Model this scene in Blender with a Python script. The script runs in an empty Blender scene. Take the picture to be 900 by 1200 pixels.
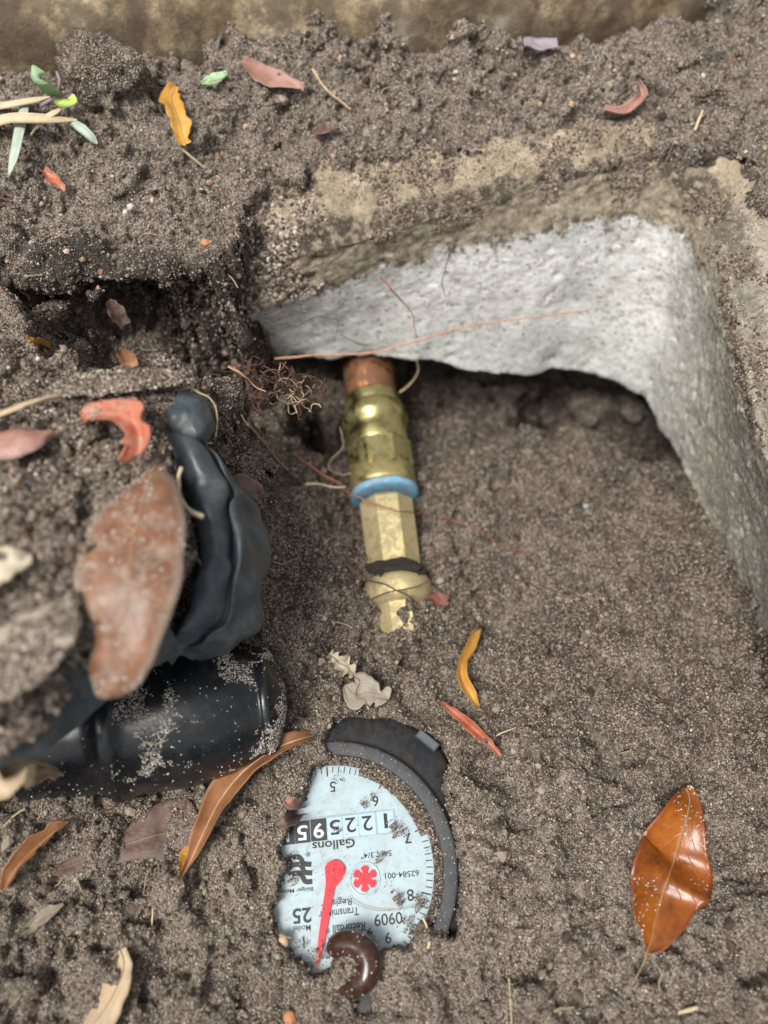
import bpy, math, random
import numpy as np

random.seed(7)
rng = np.random.default_rng(11)
C = bpy.context.scene.collection
SC = bpy.context.scene
S = 0.01                       # the code below thinks in centimetres, Blender gets metres

# ------------------------------------------------------------------ camera, sky, sun, exposure
PITCH = math.radians(28.0)     # away from straight down
F_PX, CAM_H = 902.0, 31.0
cam = bpy.data.cameras.new("camera")
cam.sensor_fit = 'HORIZONTAL'; cam.sensor_width = 36.0; cam.lens = F_PX / 900 * 36
cam.clip_start = 0.005; cam.clip_end = 100
cam.dof.use_dof = True; cam.dof.focus_distance = 0.290; cam.dof.aperture_fstop = 6.0
camo = bpy.data.objects.new("camera", cam); C.objects.link(camo)
camo.location = (0, 0, CAM_H * S); camo.rotation_euler = (PITCH, 0, 0)
SC.camera = camo

SUN_EL, SUN_AZ = math.radians(64), math.radians(228)   # azimuth clockwise from +y
w = bpy.data.worlds.new("World"); SC.world = w; w.use_nodes = True
nt = w.node_tree
sky = nt.nodes.new('ShaderNodeTexSky'); sky.sky_type = 'NISHITA'; sky.sun_disc = False
sky.sun_elevation = SUN_EL; sky.sun_rotation = SUN_AZ
sky.air_density = 1.0; sky.dust_density = 4.0; sky.ozone_density = 1.0
hsv = nt.nodes.new('ShaderNodeHueSaturation'); hsv.inputs['Saturation'].default_value = 0.16
nt.links.new(sky.outputs[0], hsv.inputs['Color'])
bg = nt.nodes['Background']; bg.inputs[1].default_value = 0.085
nt.links.new(hsv.outputs[0], bg.inputs[0])
sun = bpy.data.lights.new("sun", 'SUN'); sun.energy = 1.85; sun.angle = math.radians(20); sun.color = (1, 0.96, 0.9)
suno = bpy.data.objects.new("sun", sun); C.objects.link(suno)
suno.location = (0, 0, 3)
suno.rotation_euler = (math.pi / 2 - SUN_EL, 0, math.pi - SUN_AZ)
SC.view_settings.view_transform = 'Standard'; SC.view_settings.look = 'None'
SC.view_settings.exposure = 0.84; SC.view_settings.gamma = 1
SC.render.engine = 'CYCLES'
SC.cycles.max_bounces = 6; SC.cycles.diffuse_bounces = 2; SC.cycles.transparent_max_bounces = 8
SC.cycles.use_denoising = True

# ------------------------------------------------------------------ from a direction of view and a height to a place
CF = np.array([0, math.sin(PITCH), -math.cos(PITCH)])
CU = np.array([0, math.cos(PITCH), math.sin(PITCH)])
CR = np.array([1.0, 0, 0]); CP = np.array([0, 0, CAM_H])
def ray(px, py): return CF + CR * (px - 450) / F_PX + CU * (600 - py) / F_PX
def P(px, py, z):
    d = ray(px, py); return CP + d * ((z - CAM_H) / d[2])
def depth_of(p): return float(np.dot(np.asarray(p) - CP, CF))
def cmpp(p): return depth_of(p) / F_PX           # centimetres per pixel there

# ------------------------------------------------------------------ noise
def _h(ix, iy, iz, seed):
    with np.errstate(over='ignore'):
        h = (ix.astype(np.uint32) * np.uint32(374761393) + iy.astype(np.uint32) * np.uint32(668265263)
             + iz.astype(np.uint32) * np.uint32(2246822519) + np.uint32((seed * 3266489917) & 0xffffffff))
        h = (h ^ (h >> np.uint32(13))) * np.uint32(1274126177)
        h = (h ^ (h >> np.uint32(16))) * np.uint32(2654435761)
        h = h ^ (h >> np.uint32(15))
    return h.astype(np.float64) / 4294967296.0
def vnoise(p, seed=0):
    i = np.floor(p).astype(np.int64); f = p - i; f = f * f * f * (f * (f * 6 - 15) + 10)
    r = 0
    for a in (0, 1):
        for b in (0, 1):
            for c in (0, 1):
                wgt = (f[:, 0] if a else 1 - f[:, 0]) * (f[:, 1] if b else 1 - f[:, 1]) * (f[:, 2] if c else 1 - f[:, 2])
                r = r + wgt * _h(i[:, 0] + a, i[:, 1] + b, i[:, 2] + c, seed)
    return r * 2 - 1
def fbm(p, seed=0, octv=3, gain=.5):
    r = 0; a = 1
    for k in range(octv):
        r = r + a * vnoise(p * (2.03 ** k), seed + k * 17); a *= gain
    return r
def worley(p, seed=0):
    i = np.floor(p).astype(np.int64); best = np.full(len(p), 9.0)
    for a in (-1, 0, 1):
        for b in (-1, 0, 1):
            for c in (-1, 0, 1):
                x, y, z = i[:, 0] + a, i[:, 1] + b, i[:, 2] + c
                d = (x + _h(x, y, z, seed) - p[:, 0]) ** 2 + (y + _h(x, y, z, seed + 1) - p[:, 1]) ** 2 + (z + _h(x, y, z, seed + 2) - p[:, 2]) ** 2
                best = np.minimum(best, d)
    return np.sqrt(best)
def sstep(a, b, x):
    t = np.clip((x - a) / (b - a), 0, 1); return t * t * (3 - 2 * t)

# ------------------------------------------------------------------ mesh and object helpers
def mesh_np(name, V, F, uv=None, smooth=True, mats=()):
    V = np.asarray(V, float) * S
    me = bpy.data.meshes.new(name)
    F = np.asarray(F); n, k = F.shape
    me.vertices.add(len(V)); me.vertices.foreach_set('co', V.ravel())
    me.loops.add(n * k); me.loops.foreach_set('vertex_index', F.ravel().astype(np.int32))
    me.polygons.add(n)
    me.polygons.foreach_set('loop_start', np.arange(0, n * k, k, dtype=np.int32))
    me.polygons.foreach_set('loop_total', np.full(n, k, dtype=np.int32))
    me.polygons.foreach_set('use_smooth', np.full(n, smooth, dtype=bool))
    if uv is not None:
        l = me.uv_layers.new(name='UVMap')
        l.data.foreach_set('uv', np.asarray(uv, float)[F.ravel()].ravel())
    me.update(calc_edges=True); me.validate()
    for m in mats: me.materials.append(m)
    return me
def mesh_py(name, V, F, smooth=True):
    me = bpy.data.meshes.new(name)
    me.from_pydata([tuple(np.asarray(v) * S) for v in V], [], [tuple(int(i) for i in f) for f in F])
    me.polygons.foreach_set('use_smooth', [smooth] * len(me.polygons)); me.update()
    return me
def tag(o, label=None, cat=None, group=None, kind=None):
    if label: o['label'] = label
    if cat: o['category'] = cat
    if group: o['group'] = group
    if kind: o['kind'] = kind
    return o
def place(name, V, F, mat, parent=None, uv=None, smooth=True, origin=None):
    """one mesh object; V in world centimetres"""
    V = np.asarray(V, float)
    if parent is not None: o0 = np.array(parent['o0'])
    elif origin is not None: o0 = np.asarray(origin, float)
    else: o0 = np.array([V[:, 0].mean(), V[:, 1].mean(), V[:, 2].min()])
    if isinstance(F, np.ndarray): me = mesh_np(name, V - o0, F, uv, smooth)
    else: me = mesh_py(name, V - o0, F, smooth)
    me.materials.append(mat)
    o = bpy.data.objects.new(name, me); C.objects.link(o)
    if parent is None: o.location = o0 * S
    else: o.parent = parent if parent.type == 'EMPTY' or True else None
    o['o0'] = list(map(float, o0))
    return o
def thing(name, loc, label, cat, group=None):
    o = bpy.data.objects.new(name, None); C.objects.link(o); o.empty_display_size = 0.01
    o.location = np.asarray(loc, float) * S; o['o0'] = list(map(float, loc))
    return tag(o, label, cat, group)
def grid_faces(nr, nc, wrap=False):
    r = np.arange(nr - 1)[:, None]; c = np.arange(nc if wrap else nc - 1)[None, :]
    c2 = (c + 1) % nc
    a = r * nc + c; b = r * nc + c2; d = (r + 1) * nc + c2; e = (r + 1) * nc + c
    return np.stack([a, b, d, e], -1).reshape(-1, 4)
def catmull(pts, n):
    pts = np.asarray(pts, float); m = len(pts)
    if m == 2: return pts[0] + (pts[1] - pts[0]) * np.linspace(0, 1, n)[:, None]
    e = np.vstack([2 * pts[0] - pts[1], pts, 2 * pts[-1] - pts[-2]])
    t = np.linspace(0, m - 1 - 1e-9, n); i = t.astype(int); f = (t - i)[:, None]
    a, b, c, d = e[i], e[i + 1], e[i + 2], e[i + 3]
    return .5 * ((2 * b) + (c - a) * f + (2 * a - 5 * b + 4 * c - d) * f ** 2 + (3 * b - a - 3 * c + d) * f ** 3)
def unit(v):
    v = np.asarray(v, float); return v / (np.linalg.norm(v, axis=-1, keepdims=True) + 1e-12)
def tube_geo(path, rad, seg=7, cap=True, squash=1.0):
    path = np.asarray(path, float); n = len(path)
    rad = np.broadcast_to(np.asarray(rad, float), (n,))
    T = unit(np.gradient(path, axis=0)); up = np.array([0, 0, 1.0])
    A = np.cross(T, up); bad = np.linalg.norm(A, axis=1) < 1e-3; A[bad] = (1, 0, 0); A = unit(A); B = np.cross(A, T)
    th = np.linspace(0, 2 * np.pi, seg, endpoint=False)
    V = path[:, None] + rad[:, None, None] * (A[:, None] * np.cos(th)[None, :, None] + squash * B[:, None] * np.sin(th)[None, :, None])
    V = V.reshape(-1, 3); F = [tuple(f) for f in grid_faces(n, seg, True)]
    if cap: F += [tuple(range(seg))[::-1], tuple(range((n - 1) * seg, n * seg))]
    return V, F
def lathe_geo(p0, axis, prof, seg=48, facet=None):
    """prof: list of (distance along axis, radius)"""
    axis = unit(axis); a = np.cross(axis, (0, 0, 1)); a = unit(a); b = np.cross(a, axis)
    th = np.linspace(0, 2 * np.pi, seg, endpoint=False) + (math.pi / seg if facet else 0)
    V = []
    for d, r in prof:
        V.append(np.asarray(p0) + axis * d + r * (a * np.cos(th)[:, None] + b * np.sin(th)[:, None]))
    V = np.concatenate(V); n = len(prof)
    F = [tuple(f) for f in grid_faces(n, seg, True)]
    F += [tuple(range(seg))[::-1], tuple(range((n - 1) * seg, n * seg))]
    return V, F

# ------------------------------------------------------------------ materials (object coordinates in centimetres)
class NG:
    def __init__(s, name):
        s.m = bpy.data.materials.new(name); s.m.use_nodes = True; s.t = s.m.node_tree; s.b = s.t.nodes['Principled BSDF']
        tc = s.t.nodes.new('ShaderNodeTexCoord'); s.tc = tc
        vm = s.t.nodes.new('ShaderNodeVectorMath'); vm.operation = 'SCALE'; vm.inputs[3].default_value = 100
        s.t.links.new(tc.outputs['Object'], vm.inputs[0]); s.co = vm.outputs[0]
    def n(s, ty, **kw):
        x = s.t.nodes.new(ty)
        for k, v in kw.items(): setattr(x, k, v)
        return x
    def l(s, a, b): s.t.links.new(a, b)
    def noise(s, scale, detail=4, rough=.6, co=None, dist=0):
        x = s.n('ShaderNodeTexNoise'); x.inputs['Scale'].default_value = scale; x.inputs['Detail'].default_value = detail
        x.inputs['Roughness'].default_value = rough; x.inputs['Distortion'].default_value = dist
        s.l(co or s.co, x.inputs['Vector']); return x.outputs['Fac']
    def voro(s, scale, out='Distance', co=None):
        x = s.n('ShaderNodeTexVoronoi'); x.inputs['Scale'].default_value = scale; s.l(co or s.co, x.inputs['Vector']); return x.outputs[out]
    def ramp(s, fac, stops, interp='LINEAR'):
        x = s.n('ShaderNodeValToRGB'); x.color_ramp.interpolation = interp
        while len(x.color_ramp.elements) < len(stops): x.color_ramp.elements.new(.5)
        for e, (p, c) in zip(x.color_ramp.elements, stops):
            e.position = p; e.color = (*c, 1) if not np.isscalar(c) else (c, c, c, 1)
        s.l(fac, x.inputs[0]); return x.outputs[0]
    def math(s, op, a, b=None, clamp=False):
        x = s.n('ShaderNodeMath', operation=op, use_clamp=clamp)
        for i, v in enumerate((a, b)):
            if v is None: continue
            if np.isscalar(v): x.inputs[i].default_value = v
            else: s.l(v, x.inputs[i])
        return x.outputs[0]
    def mix(s, fac, a, b, blend='MIX'):
        x = s.n('ShaderNodeMix', data_type='RGBA', blend_type=blend)
        for i, v in ((0, fac), (6, a), (7, b)):
            if np.isscalar(v): x.inputs[i].default_value = v
            elif isinstance(v, tuple): x.inputs[i].default_value = (*v, 1)
            else: s.l(v, x.inputs[i])
        return x.outputs[2]
    def bump(s, h, strength=.5, dist=.05, prev=None):
        x = s.n('ShaderNodeBump'); x.inputs['Strength'].default_value = strength; x.inputs['Distance'].default_value = dist * S
        s.l(h, x.inputs['Height'])
        if prev: s.l(prev, x.inputs['Normal'])
        return x.outputs[0]
    def out(s, col=None, rough=.8, metal=0, normal=None, spec=.5, coat=0):
        i = s.b.inputs
        if col is not None:
            if isinstance(col, tuple): i['Base Color'].default_value = (*col, 1)
            else: s.l(col, i['Base Color'])
        for k, v in (('Roughness', rough), ('Metallic', metal), ('Specular IOR Level', spec), ('Coat Weight', coat)):
            if np.isscalar(v): i[k].default_value = v
            else: s.l(v, i[k])
        if normal is not None: s.l(normal, i['Normal'])
        return s.m

def soil_mat(name, wet=0.0):
    g = NG(name)
    big = g.noise(.22, 4, .6); mid = g.noise(1.6, 5, .65); fine = g.noise(9, 3, .7)
    grain = g.voro(19, 'Color'); gd = g.voro(19)
    k = 1.0 - .5 * wet
    col = g.ramp(mid, [(.3, (.06 * k, .044 * k, .032 * k)), (.5, (.188 * k, .142 * k, .105 * k)), (.68, (.355 * k, .283 * k, .218 * k))])
    col = g.mix(g.ramp(big, [(.42, 0.), (.66, .5)]), col, (.31, .255, .205))
    moist = g.noise(.34, 5, .6)
    col = g.mix(g.ramp(moist, [(.4, .78), (.6, 0.)]), col, (.062, .042, .028))
    dry = g.n('ShaderNodeAttribute'); dry.attribute_name = 'dry'
    col = g.mix(g.math('MULTIPLY', dry.outputs['Fac'], g.ramp(g.noise(1.1, 5, .7), [(.36, .1), (.58, .75)])), col, (.40, .34, .28))
    sep = g.n('ShaderNodeSeparateColor'); g.l(grain, sep.inputs[0])
    lightg = g.ramp(sep.outputs[0], [(.74, 0.), (.78, .72)])
    darkg = g.ramp(sep.outputs[1], [(.58, 0.), (.62, .62)])
    col = g.mix(darkg, col, (.045, .033, .025))
    col = g.mix(lightg, col, (.5, .435, .365))
    hum_shade = g.n('ShaderNodeAttribute'); hum_shade.attribute_name = 'humus_shade'
    col = g.mix(g.math('MULTIPLY', hum_shade.outputs['Fac'], .72), col, (.016, .012, .009))  # near-black for leaf mould and for painted shade alike
    white = g.ramp(sep.outputs[2], [(.975, 0.), (.98, .8)])
    col = g.mix(white, col, (.62, .58, .52))
    h = g.math('ADD', g.math('MULTIPLY', gd, -1.0), g.math('MULTIPLY', fine, 1.2))
    nrm = g.bump(h, 1.0, .085)
    return g.out(col, .92, normal=nrm, spec=.25)

def crumb_mat(name, ramp):
    g = NG(name)
    oi = g.n('ShaderNodeObjectInfo')
    col = g.ramp(oi.outputs['Random'], ramp, 'LINEAR')
    return g.out(col, .9, spec=.3)

def plain(name, col, rough=.6, metal=0, var=.25, vscale=2., bscale=8., bstr=.15, bdist=.03, spec=.5, dirt=None, dirt_amt=.0, coat=0, stops=None):
    g = NG(name)
    nz = g.noise(vscale, 5, .65)
    c = np.array(col)
    colr = g.ramp(nz, stops or [(.25, tuple(c * (1 - var))), (.75, tuple(np.minimum(c * (1 + var), 1)))])
    r = rough
    if dirt:
        d = g.math('MULTIPLY', g.ramp(g.noise(vscale * 1.7, 8, .75), [(.5 - .2 * dirt_amt, 0.), (.62 - .2 * dirt_amt, 1.)]), min(1, dirt_amt * 1.3))
        gr = g.noise(14, 2, .8)
        colr = g.mix(d, colr, g.ramp(gr, [(.35, tuple(np.array(dirt) * .55)), (.65, dirt)]))
        r = g.math('ADD', g.math('MULTIPLY', d, .9 - rough), rough)
        if metal: metal = g.math('MULTIPLY', g.math('SUBTRACT', 1.0, d), metal)
    return g.out(colr, r, metal, g.bump(g.noise(bscale, 5, .65), bstr, bdist), spec, coat)

def leaf_mat(name, a, b, edge, rough=.5, dust=.3, dustc=(.3, .27, .235), vein=.15, scale=1.2, spots=None):
    """uv: u across (.5 at midrib), v along"""
    g = NG(name)
    uv = g.n('ShaderNodeSeparateXYZ'); g.l(g.tc.outputs['UV'], uv.inputs[0])
    au = g.math('ABSOLUTE', g.math('SUBTRACT', uv.outputs[0], .5))
    ph = g.math('SUBTRACT', g.math('MULTIPLY', uv.outputs[1], 9.0), g.math('MULTIPLY', au, 5.0))
    ph = g.math('ADD', ph, g.math('MULTIPLY', g.noise(1.0, 2), .8))
    wv = g.math('ABSOLUTE', g.math('SINE', g.math('MULTIPLY', ph, math.pi)))
    vv = g.ramp(wv, [(.0, 1.), (.16, 0.)])
    rib = g.ramp(au, [(.0, 1.), (.035, 0.)])
    col = g.ramp(g.noise(scale, 6, .7), [(.33, a), (.62, b)])
    if spots: col = g.mix(g.ramp(g.noise(scale * 2.3, 5, .75), [(.56, 0.), (.64, .85)]), col, spots)
    col = g.mix(g.ramp(g.math('ADD', au, g.math('MULTIPLY', g.noise(2.5), .12)), [(.44, 0.), (.54, .8)]), col, edge)
    col = g.mix(g.math('MULTIPLY', g.math('MAXIMUM', vv, rib), vein), col, tuple(np.array(b) * 1.35))
    d = g.ramp(g.noise(2.2, 9, .8), [(.62 - .32 * dust, 0.), (.74 - .25 * dust, min(1, .25 + dust))])
    col = g.mix(d, col, g.ramp(g.noise(16, 2, .8), [(.35, tuple(np.array(dustc) * .5)), (.65, dustc)]))
    h = g.math('SUBTRACT', g.math('MULTIPLY', g.noise(6, 4), .5), g.math('MULTIPLY', g.math('MAXIMUM', vv, rib), .5))
    r = g.math('ADD', g.math('MULTIPLY', d, .85 - rough), rough)
    m = g.out(col, r, 0, g.bump(h, .35, .05), .5)
    return m

M = {}
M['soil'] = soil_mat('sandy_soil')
M['crumb'] = crumb_mat('soil_crumb', [(0, (.04, .028, .02)), (.3, (.1, .075, .056)), (.55, (.21, .165, .13)), (.82, (.36, .3, .245)), (.95, (.5, .43, .36)), (1, (.62, .57, .5))])
M['clodlet'] = crumb_mat('soil_clodlet', [(0, (.05, .035, .025)), (.45, (.13, .098, .073)), (.8, (.24, .19, .147)), (1, (.36, .295, .235))])
M['sand'] = crumb_mat('pale_sand', [(0, (.2, .17, .14)), (.5, (.42, .38, .33)), (1, (.72, .69, .64))])
M['speck'] = crumb_mat('dirt_speck', [(0, (.04, .03, .022)), (.6, (.18, .14, .105)), (1, (.42, .36, .29))])

def concrete_mat():
    g = NG('weathered_concrete')
    uv = g.n('ShaderNodeSeparateXYZ'); g.l(g.tc.outputs['UV'], uv.inputs[0]); v = uv.outputs[1]
    base = g.ramp(g.noise(.7, 7, .7), [(.3, (.42, .42, .40)), (.5, (.63, .635, .615)), (.68, (.74, .745, .73))])
    # stretched weathering
    mp = g.n('ShaderNodeMapping'); mp.inputs['Scale'].default_value = (1, 1, 2.6); g.l(g.co, mp.inputs[0])
    st = g.noise(2.2, 8, .75, mp.outputs[0])
    base = g.mix(g.ramp(st, [(.47, 0.), (.64, .7)]), base, (.25, .225, .18))
    # lower face: smooth greenish grey
    base = g.mix(g.ramp(v, [(.12, .55), (.3, 0.)]), base, (.4, .43, .4))
    sp = g.ramp(g.noise(5.5, 5, .75), [(.57, 0.), (.61, .9)])
    base = g.mix(g.math('MULTIPLY', sp, g.ramp(g.noise(1.1, 3), [(.38, .12), (.58, 1.)])), base, (.07, .055, .045))
    vd = g.n('ShaderNodeTexVoronoi'); vd.inputs['Scale'].default_value = 1.7; g.l(mp.outputs[0], vd.inputs['Vector'])
    sc2 = g.n('ShaderNodeSeparateColor'); g.l(vd.outputs['Color'], sc2.inputs[0])
    spk = g.math('MULTIPLY', g.ramp(g.math('ADD', vd.outputs['Distance'], g.math('MULTIPLY', g.noise(7, 4), .22)), [(.25, 1.), (.32, 0.)]), g.ramp(sc2.outputs[0], [(.42, 0.), (.47, .9)]))
    base = g.mix(spk, base, (.09, .07, .055))
    vn = g.math('ADD', v, g.math('MULTIPLY', g.math('SUBTRACT', g.noise(.9, 7, .7), .5), .24))
    br = g.ramp(g.noise(2.6, 8, .72), [(.32, (.1, .078, .055)), (.5, (.27, .225, .16)), (.7, (.46, .42, .34))])
    ledge = g.ramp(g.noise(1.1, 7, .7), [(.3, (.13, .095, .06)), (.48, (.3, .24, .165)), (.62, (.46, .38, .27)), (.75, (.56, .5, .4))])
    br = g.mix(g.ramp(vn, [(.74, 0.), (.8, 1.)]), br, ledge)
    stain = g.ramp(vn, [(.505, 0.), (.535, 1.)])
    # the right-hand side of the box keeps more of its pale skin
    u = uv.outputs[0]
    right = g.math('MULTIPLY', g.ramp(u, [(.44, 0.), (.6, 1.)]), g.ramp(g.noise(1.4, 7, .75), [(.36, 0.), (.52, .85)]))
    col = g.mix(g.math('MULTIPLY', stain, g.math('SUBTRACT', 1.0, g.math('MULTIPLY', right, .75))), base, br)
    rs = g.math('MULTIPLY', g.ramp(u, [(.4, 0.), (.58, 1.)]), g.ramp(g.noise(3.2, 8, .78), [(.42, 0.), (.55, .85)]))
    col = g.mix(rs, col, (.19, .165, .12))
    dk = g.math('MULTIPLY', g.ramp(vn, [(.665, 0.), (.7, .85), (.74, .9), (.77, 0.)]), g.ramp(g.noise(2.2, 5, .7), [(.38, 0.), (.52, 1.)]))
    col = g.mix(dk, col, (.03, .024, .018))
    seam = g.math('MULTIPLY', g.ramp(vn, [(.49, 0.), (.51, .9), (.535, .9), (.56, 0.)]), g.ramp(g.noise(1.7, 6, .75), [(.48, 0.), (.56, 1.)]))
    col = g.mix(seam, col, (.05, .037, .027))
    wx = g.math('MULTIPLY', g.ramp(u, [(.38, .12), (.62, .7)]), g.ramp(g.noise(4.2, 7, .8), [(.46, 0.), (.54, .9)]))
    col = g.mix(g.ramp(u, [(.42, 0.), (.6, .3)]), col, (.62, .58, .47))
    col = g.mix(wx, col, (.16, .125, .08))
    h = g.math('ADD', g.noise(9, 6, .75), g.math('MULTIPLY', g.noise(3, 5, .7), .8))
    return g.out(col, .88, normal=g.bump(h, .5, .07), spec=.3)
M['concrete'] = concrete_mat()
M['kerb'] = plain('stained_kerb_concrete', (.3, .22, .13), .9, stops=[(.3, (.1, .065, .035)), (.47, (.25, .18, .105)), (.6, (.42, .33, .21)), (.7, (.66, .59, .47))], vscale=.35, bstr=.6, bdist=.12, dirt=(.06, .045, .032), dirt_amt=.5)

# ================================================================== TERRAIN
X0, X1, Y0, Y1, H = -23.0, 23.0, -8.0, 43.0, 0.066
gx = np.arange(X0, X1 + H, H); gy = np.arange(Y0, Y1 + H, H)
GX, GY = np.meshgrid(gx, gy); NR, NC = GX.shape
fx, fy = GX.ravel(), GY.ravel()

def tps_fit(pts):
    pts = np.array(pts, float); n = len(pts)
    d = np.linalg.norm(pts[:, None, :2] - pts[None, :, :2], axis=2)
    K = np.where(d > 0, d ** 2 * np.log(d + 1e-9), 0) + np.eye(n) * .5
    Q = np.c_[np.ones(n), pts[:, :2]]
    A = np.block([[K, Q], [Q.T, np.zeros((3, 3))]])
    return pts, np.linalg.solve(A, np.r_[pts[:, 2], 0, 0, 0])
def tps_eval(fit, x, y):
    pts, c = fit; n = len(pts)
    r = c[n] + c[n + 1] * x + c[n + 2] * y
    for i in range(n):
        d2 = (x - pts[i, 0]) ** 2 + (y - pts[i, 1]) ** 2
        r = r + c[i] * .5 * d2 * np.log(d2 + 1e-9)
    return r
def on_coarse(f, step=6):
    """evaluate on a coarse grid and interpolate (smooth fields only)"""
    cx = np.linspace(X0, gx[-1], NC // step); cy = np.linspace(Y0, gy[-1], NR // step)
    A, B = np.meshgrid(cx, cy); Z = f(A.ravel(), B.ravel()).reshape(A.shape)
    ix = np.clip((fx - cx[0]) / (cx[1] - cx[0]), 0, len(cx) - 1.001); iy = np.clip((fy - cy[0]) / (cy[1] - cy[0]), 0, len(cy) - 1.001)
    i, j = ix.astype(int), iy.astype(int); a, b = ix - i, iy - j
    return (Z[j, i] * (1 - a) + Z[j, i + 1] * a) * (1 - b) + (Z[j + 1, i] * (1 - a) + Z[j + 1, i + 1] * a) * b
def sdf(poly, x, y):
    """signed distance to polygon, positive inside"""
    poly = np.array(poly, float)[:, :2]; n = len(poly); best = np.full(x.shape, 1e9); ins = np.zeros(x.shape, bool)
    for k in range(n):
        a, b = poly[k], poly[(k + 1) % n]; e = b - a; wx, wy = x - a[0], y - a[1]
        t = np.clip((wx * e[0] + wy * e[1]) / (e @ e + 1e-12), 0, 1)
        best = np.minimum(best, (wx - t * e[0]) ** 2 + (wy - t * e[1]) ** 2)
        c = ((a[1] <= y) != (b[1] <= y)); 
        with np.errstate(divide='ignore', invalid='ignore'):
            xi = a[0] + (y - a[1]) * e[0] / (e[1] if e[1] != 0 else 1e-12)
        ins ^= c & (x < xi)
    d = np.sqrt(best); return np.where(ins, d, -d)

def W(l): return [P(a, b, z) for a, b, z in l]
floor_fit = tps_fit(W([
    (340, 1180, .9), (200, 1180, 1.3), (100, 1150, 1.7), (600, 1170, .8), (880, 1150, 1.3), (760, 1020, .7), (620, 930, .3), (850, 860, .5),
    (700, 760, -.4), (600, 660, -1.0), (560, 580, -1.5), (520, 620, -1.3), (520, 700, -.9), (820, 680, -.7), (700, 600, -1.2), (870, 760, -.6),
    (560, 520, -2.3), (700, 540, -2.2), (780, 570, -1.4), (760, 500, -3.2), (690, 470, -4.6), (620, 470, -3.8), (540, 450, -3.2), (480, 450, -3.2), (400, 440, -2.8),
    (465, 742, .15), (450, 765, .0), (500, 745, -.2), (400, 740, .3), (390, 620, -.6), (390, 560, -1.0), (370, 820, .6), (350, 720, 1.4), (310, 720, 2.4), (330, 620, 2.6), (330, 560, 1.2), (320, 500, 1.0), (345, 500, -.4), (340, 445, -.6), (350, 540, .2), (240, 640, 4.2), (220, 560, 5.5), (150, 700, 3.), (100, 800, 1.2), (200, 830, .3), (300, 830, .6), (250, 960, .9), (60, 930, 2.0), (150, 1050, 1.1),
    (20, 1000, 2.2), (500, 830, 0.1), (560, 840, -.1), (560, 1000, .4), (450, 1180, .7), (150, 395, -1), (80, 395, 1.5), (230, 400, -.5)]))
top_fit = tps_fit(W([(0, 300, 9.2), (-80, 340, 9.8), (200, 290, 8.6), (300, 170, 9.6), (450, 150, 9.7), (560, 160, 9.7), (750, 150, 9.8), (880, 150, 9.9), (0, 150, 10.3), (200, 150, 9.9),
                     (450, 80, 10.3), (900, 60, 10.4), (0, 50, 10.6), (1000, 300, 9.6), (1100, 700, 9.6)]) + [np.array((-22, 30, 10.)), np.array((22, 0, 9.5)), np.array((0, 43, 11.0))])
mound_fit = tps_fit(W([(0, 420, 10.3), (120, 415, 10.2), (200, 430, 9.7), (255, 440, 8.6), (240, 475, 8.8), (130, 520, 10.6), (200, 540, 10.0), (20, 560, 11.0), (60, 650, 11.5),
                       (120, 600, 10.8), (180, 700, 10.4), (30, 760, 11.3), (90, 780, 10.8), (0, 830, 11.)]) + [np.array((-20, 10, 11.)), np.array((-20, 20, 10.5)), np.array((-20, 0, 10.5))])

S1 = W([(-160, 330, 9), (0, 338, 9), (40, 345, 9), (110, 335, 9), (190, 322, 8.8), (240, 330, 8.6), (276, 338, 8.4), (296, 262, 9), (322, 206, 9), (420, 196, 9), (560, 182, 9), (640, 190, 9), (740, 172, 9), (835, 180, 9), (874, 200, 9),
        (902, 240, 9), (935, 300, 9), (985, 420, 9), (1030, 560, 9), (1080, 780, 9), (1130, 1000, 9), (1200, 1250, 9)]) + [np.array((20, -20, 9)), np.array((60, -20, 9)), np.array((60, 80, 9)), np.array((-60, 80, 9)), np.array((-60, 25, 9))]
MG = W([(30, 340, 10), (46, 372, 10), (52, 405, 10), (130, 408, 10), (200, 415, 9.6), (258, 430, 8.8), (268, 452, 8.4), (236, 480, 8.8), (150, 520, 10), (100, 600, 11), (60, 680, 11), (0, 720, 11)]) + \
     [np.array((-13, 6.5, 0)), np.array((-16, 3, 0)), np.array((-18, -4, 0)), np.array((-60, -4, 0)), np.array((-60, 40, 0)), np.array((-18, 25, 0))]
MS = W([(52, 412, 10), (130, 412, 10), (200, 420, 9.6), (256, 434, 8.8), (262, 455, 8.6), (235, 462, 9), (215, 480, 9.2), (206, 530, 9.6), (222, 580, 9.6), (215, 640, 10), (200, 700, 10), (160, 745, 10.4), (100, 765, 10.6), (72, 785, 10.8), (45, 820, 11), (0, 856, 11), (-70, 900, 11)]) + \
     [np.array((-16, 5, 0)), np.array((-22, 6, 0)), np.array((-22, 18, 0)), np.array((-14, 18.5, 0))]
EX = W([(374, 903, .3), (362, 932, .3), (352, 955, .3), (338, 985, .3), (331, 996, .3), (343, 1012, .3), (338, 1040, .3), (325, 1065, .3), (327, 1085, .3), (340, 1106, .3), (366, 1135, .3), (386, 1132, .3), (392, 1112, .3), (425, 1106, .3),
        (440, 1118, .3), (452, 1109, .3), (478, 1101, .3), (490, 1084, .3), (503, 1062, .3), (508, 1090, .3), (530, 1088, .3), (533, 1040, .3), (530, 1000, .3), (525, 960, .1), (512, 930, -.1), (524, 895, -.2), (518, 872, -.3), (490, 858, -.3), (450, 846, -.3), (410, 846, -.2), (388, 856, 0), (384, 872, .3), (392, 890, .3)])

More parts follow.
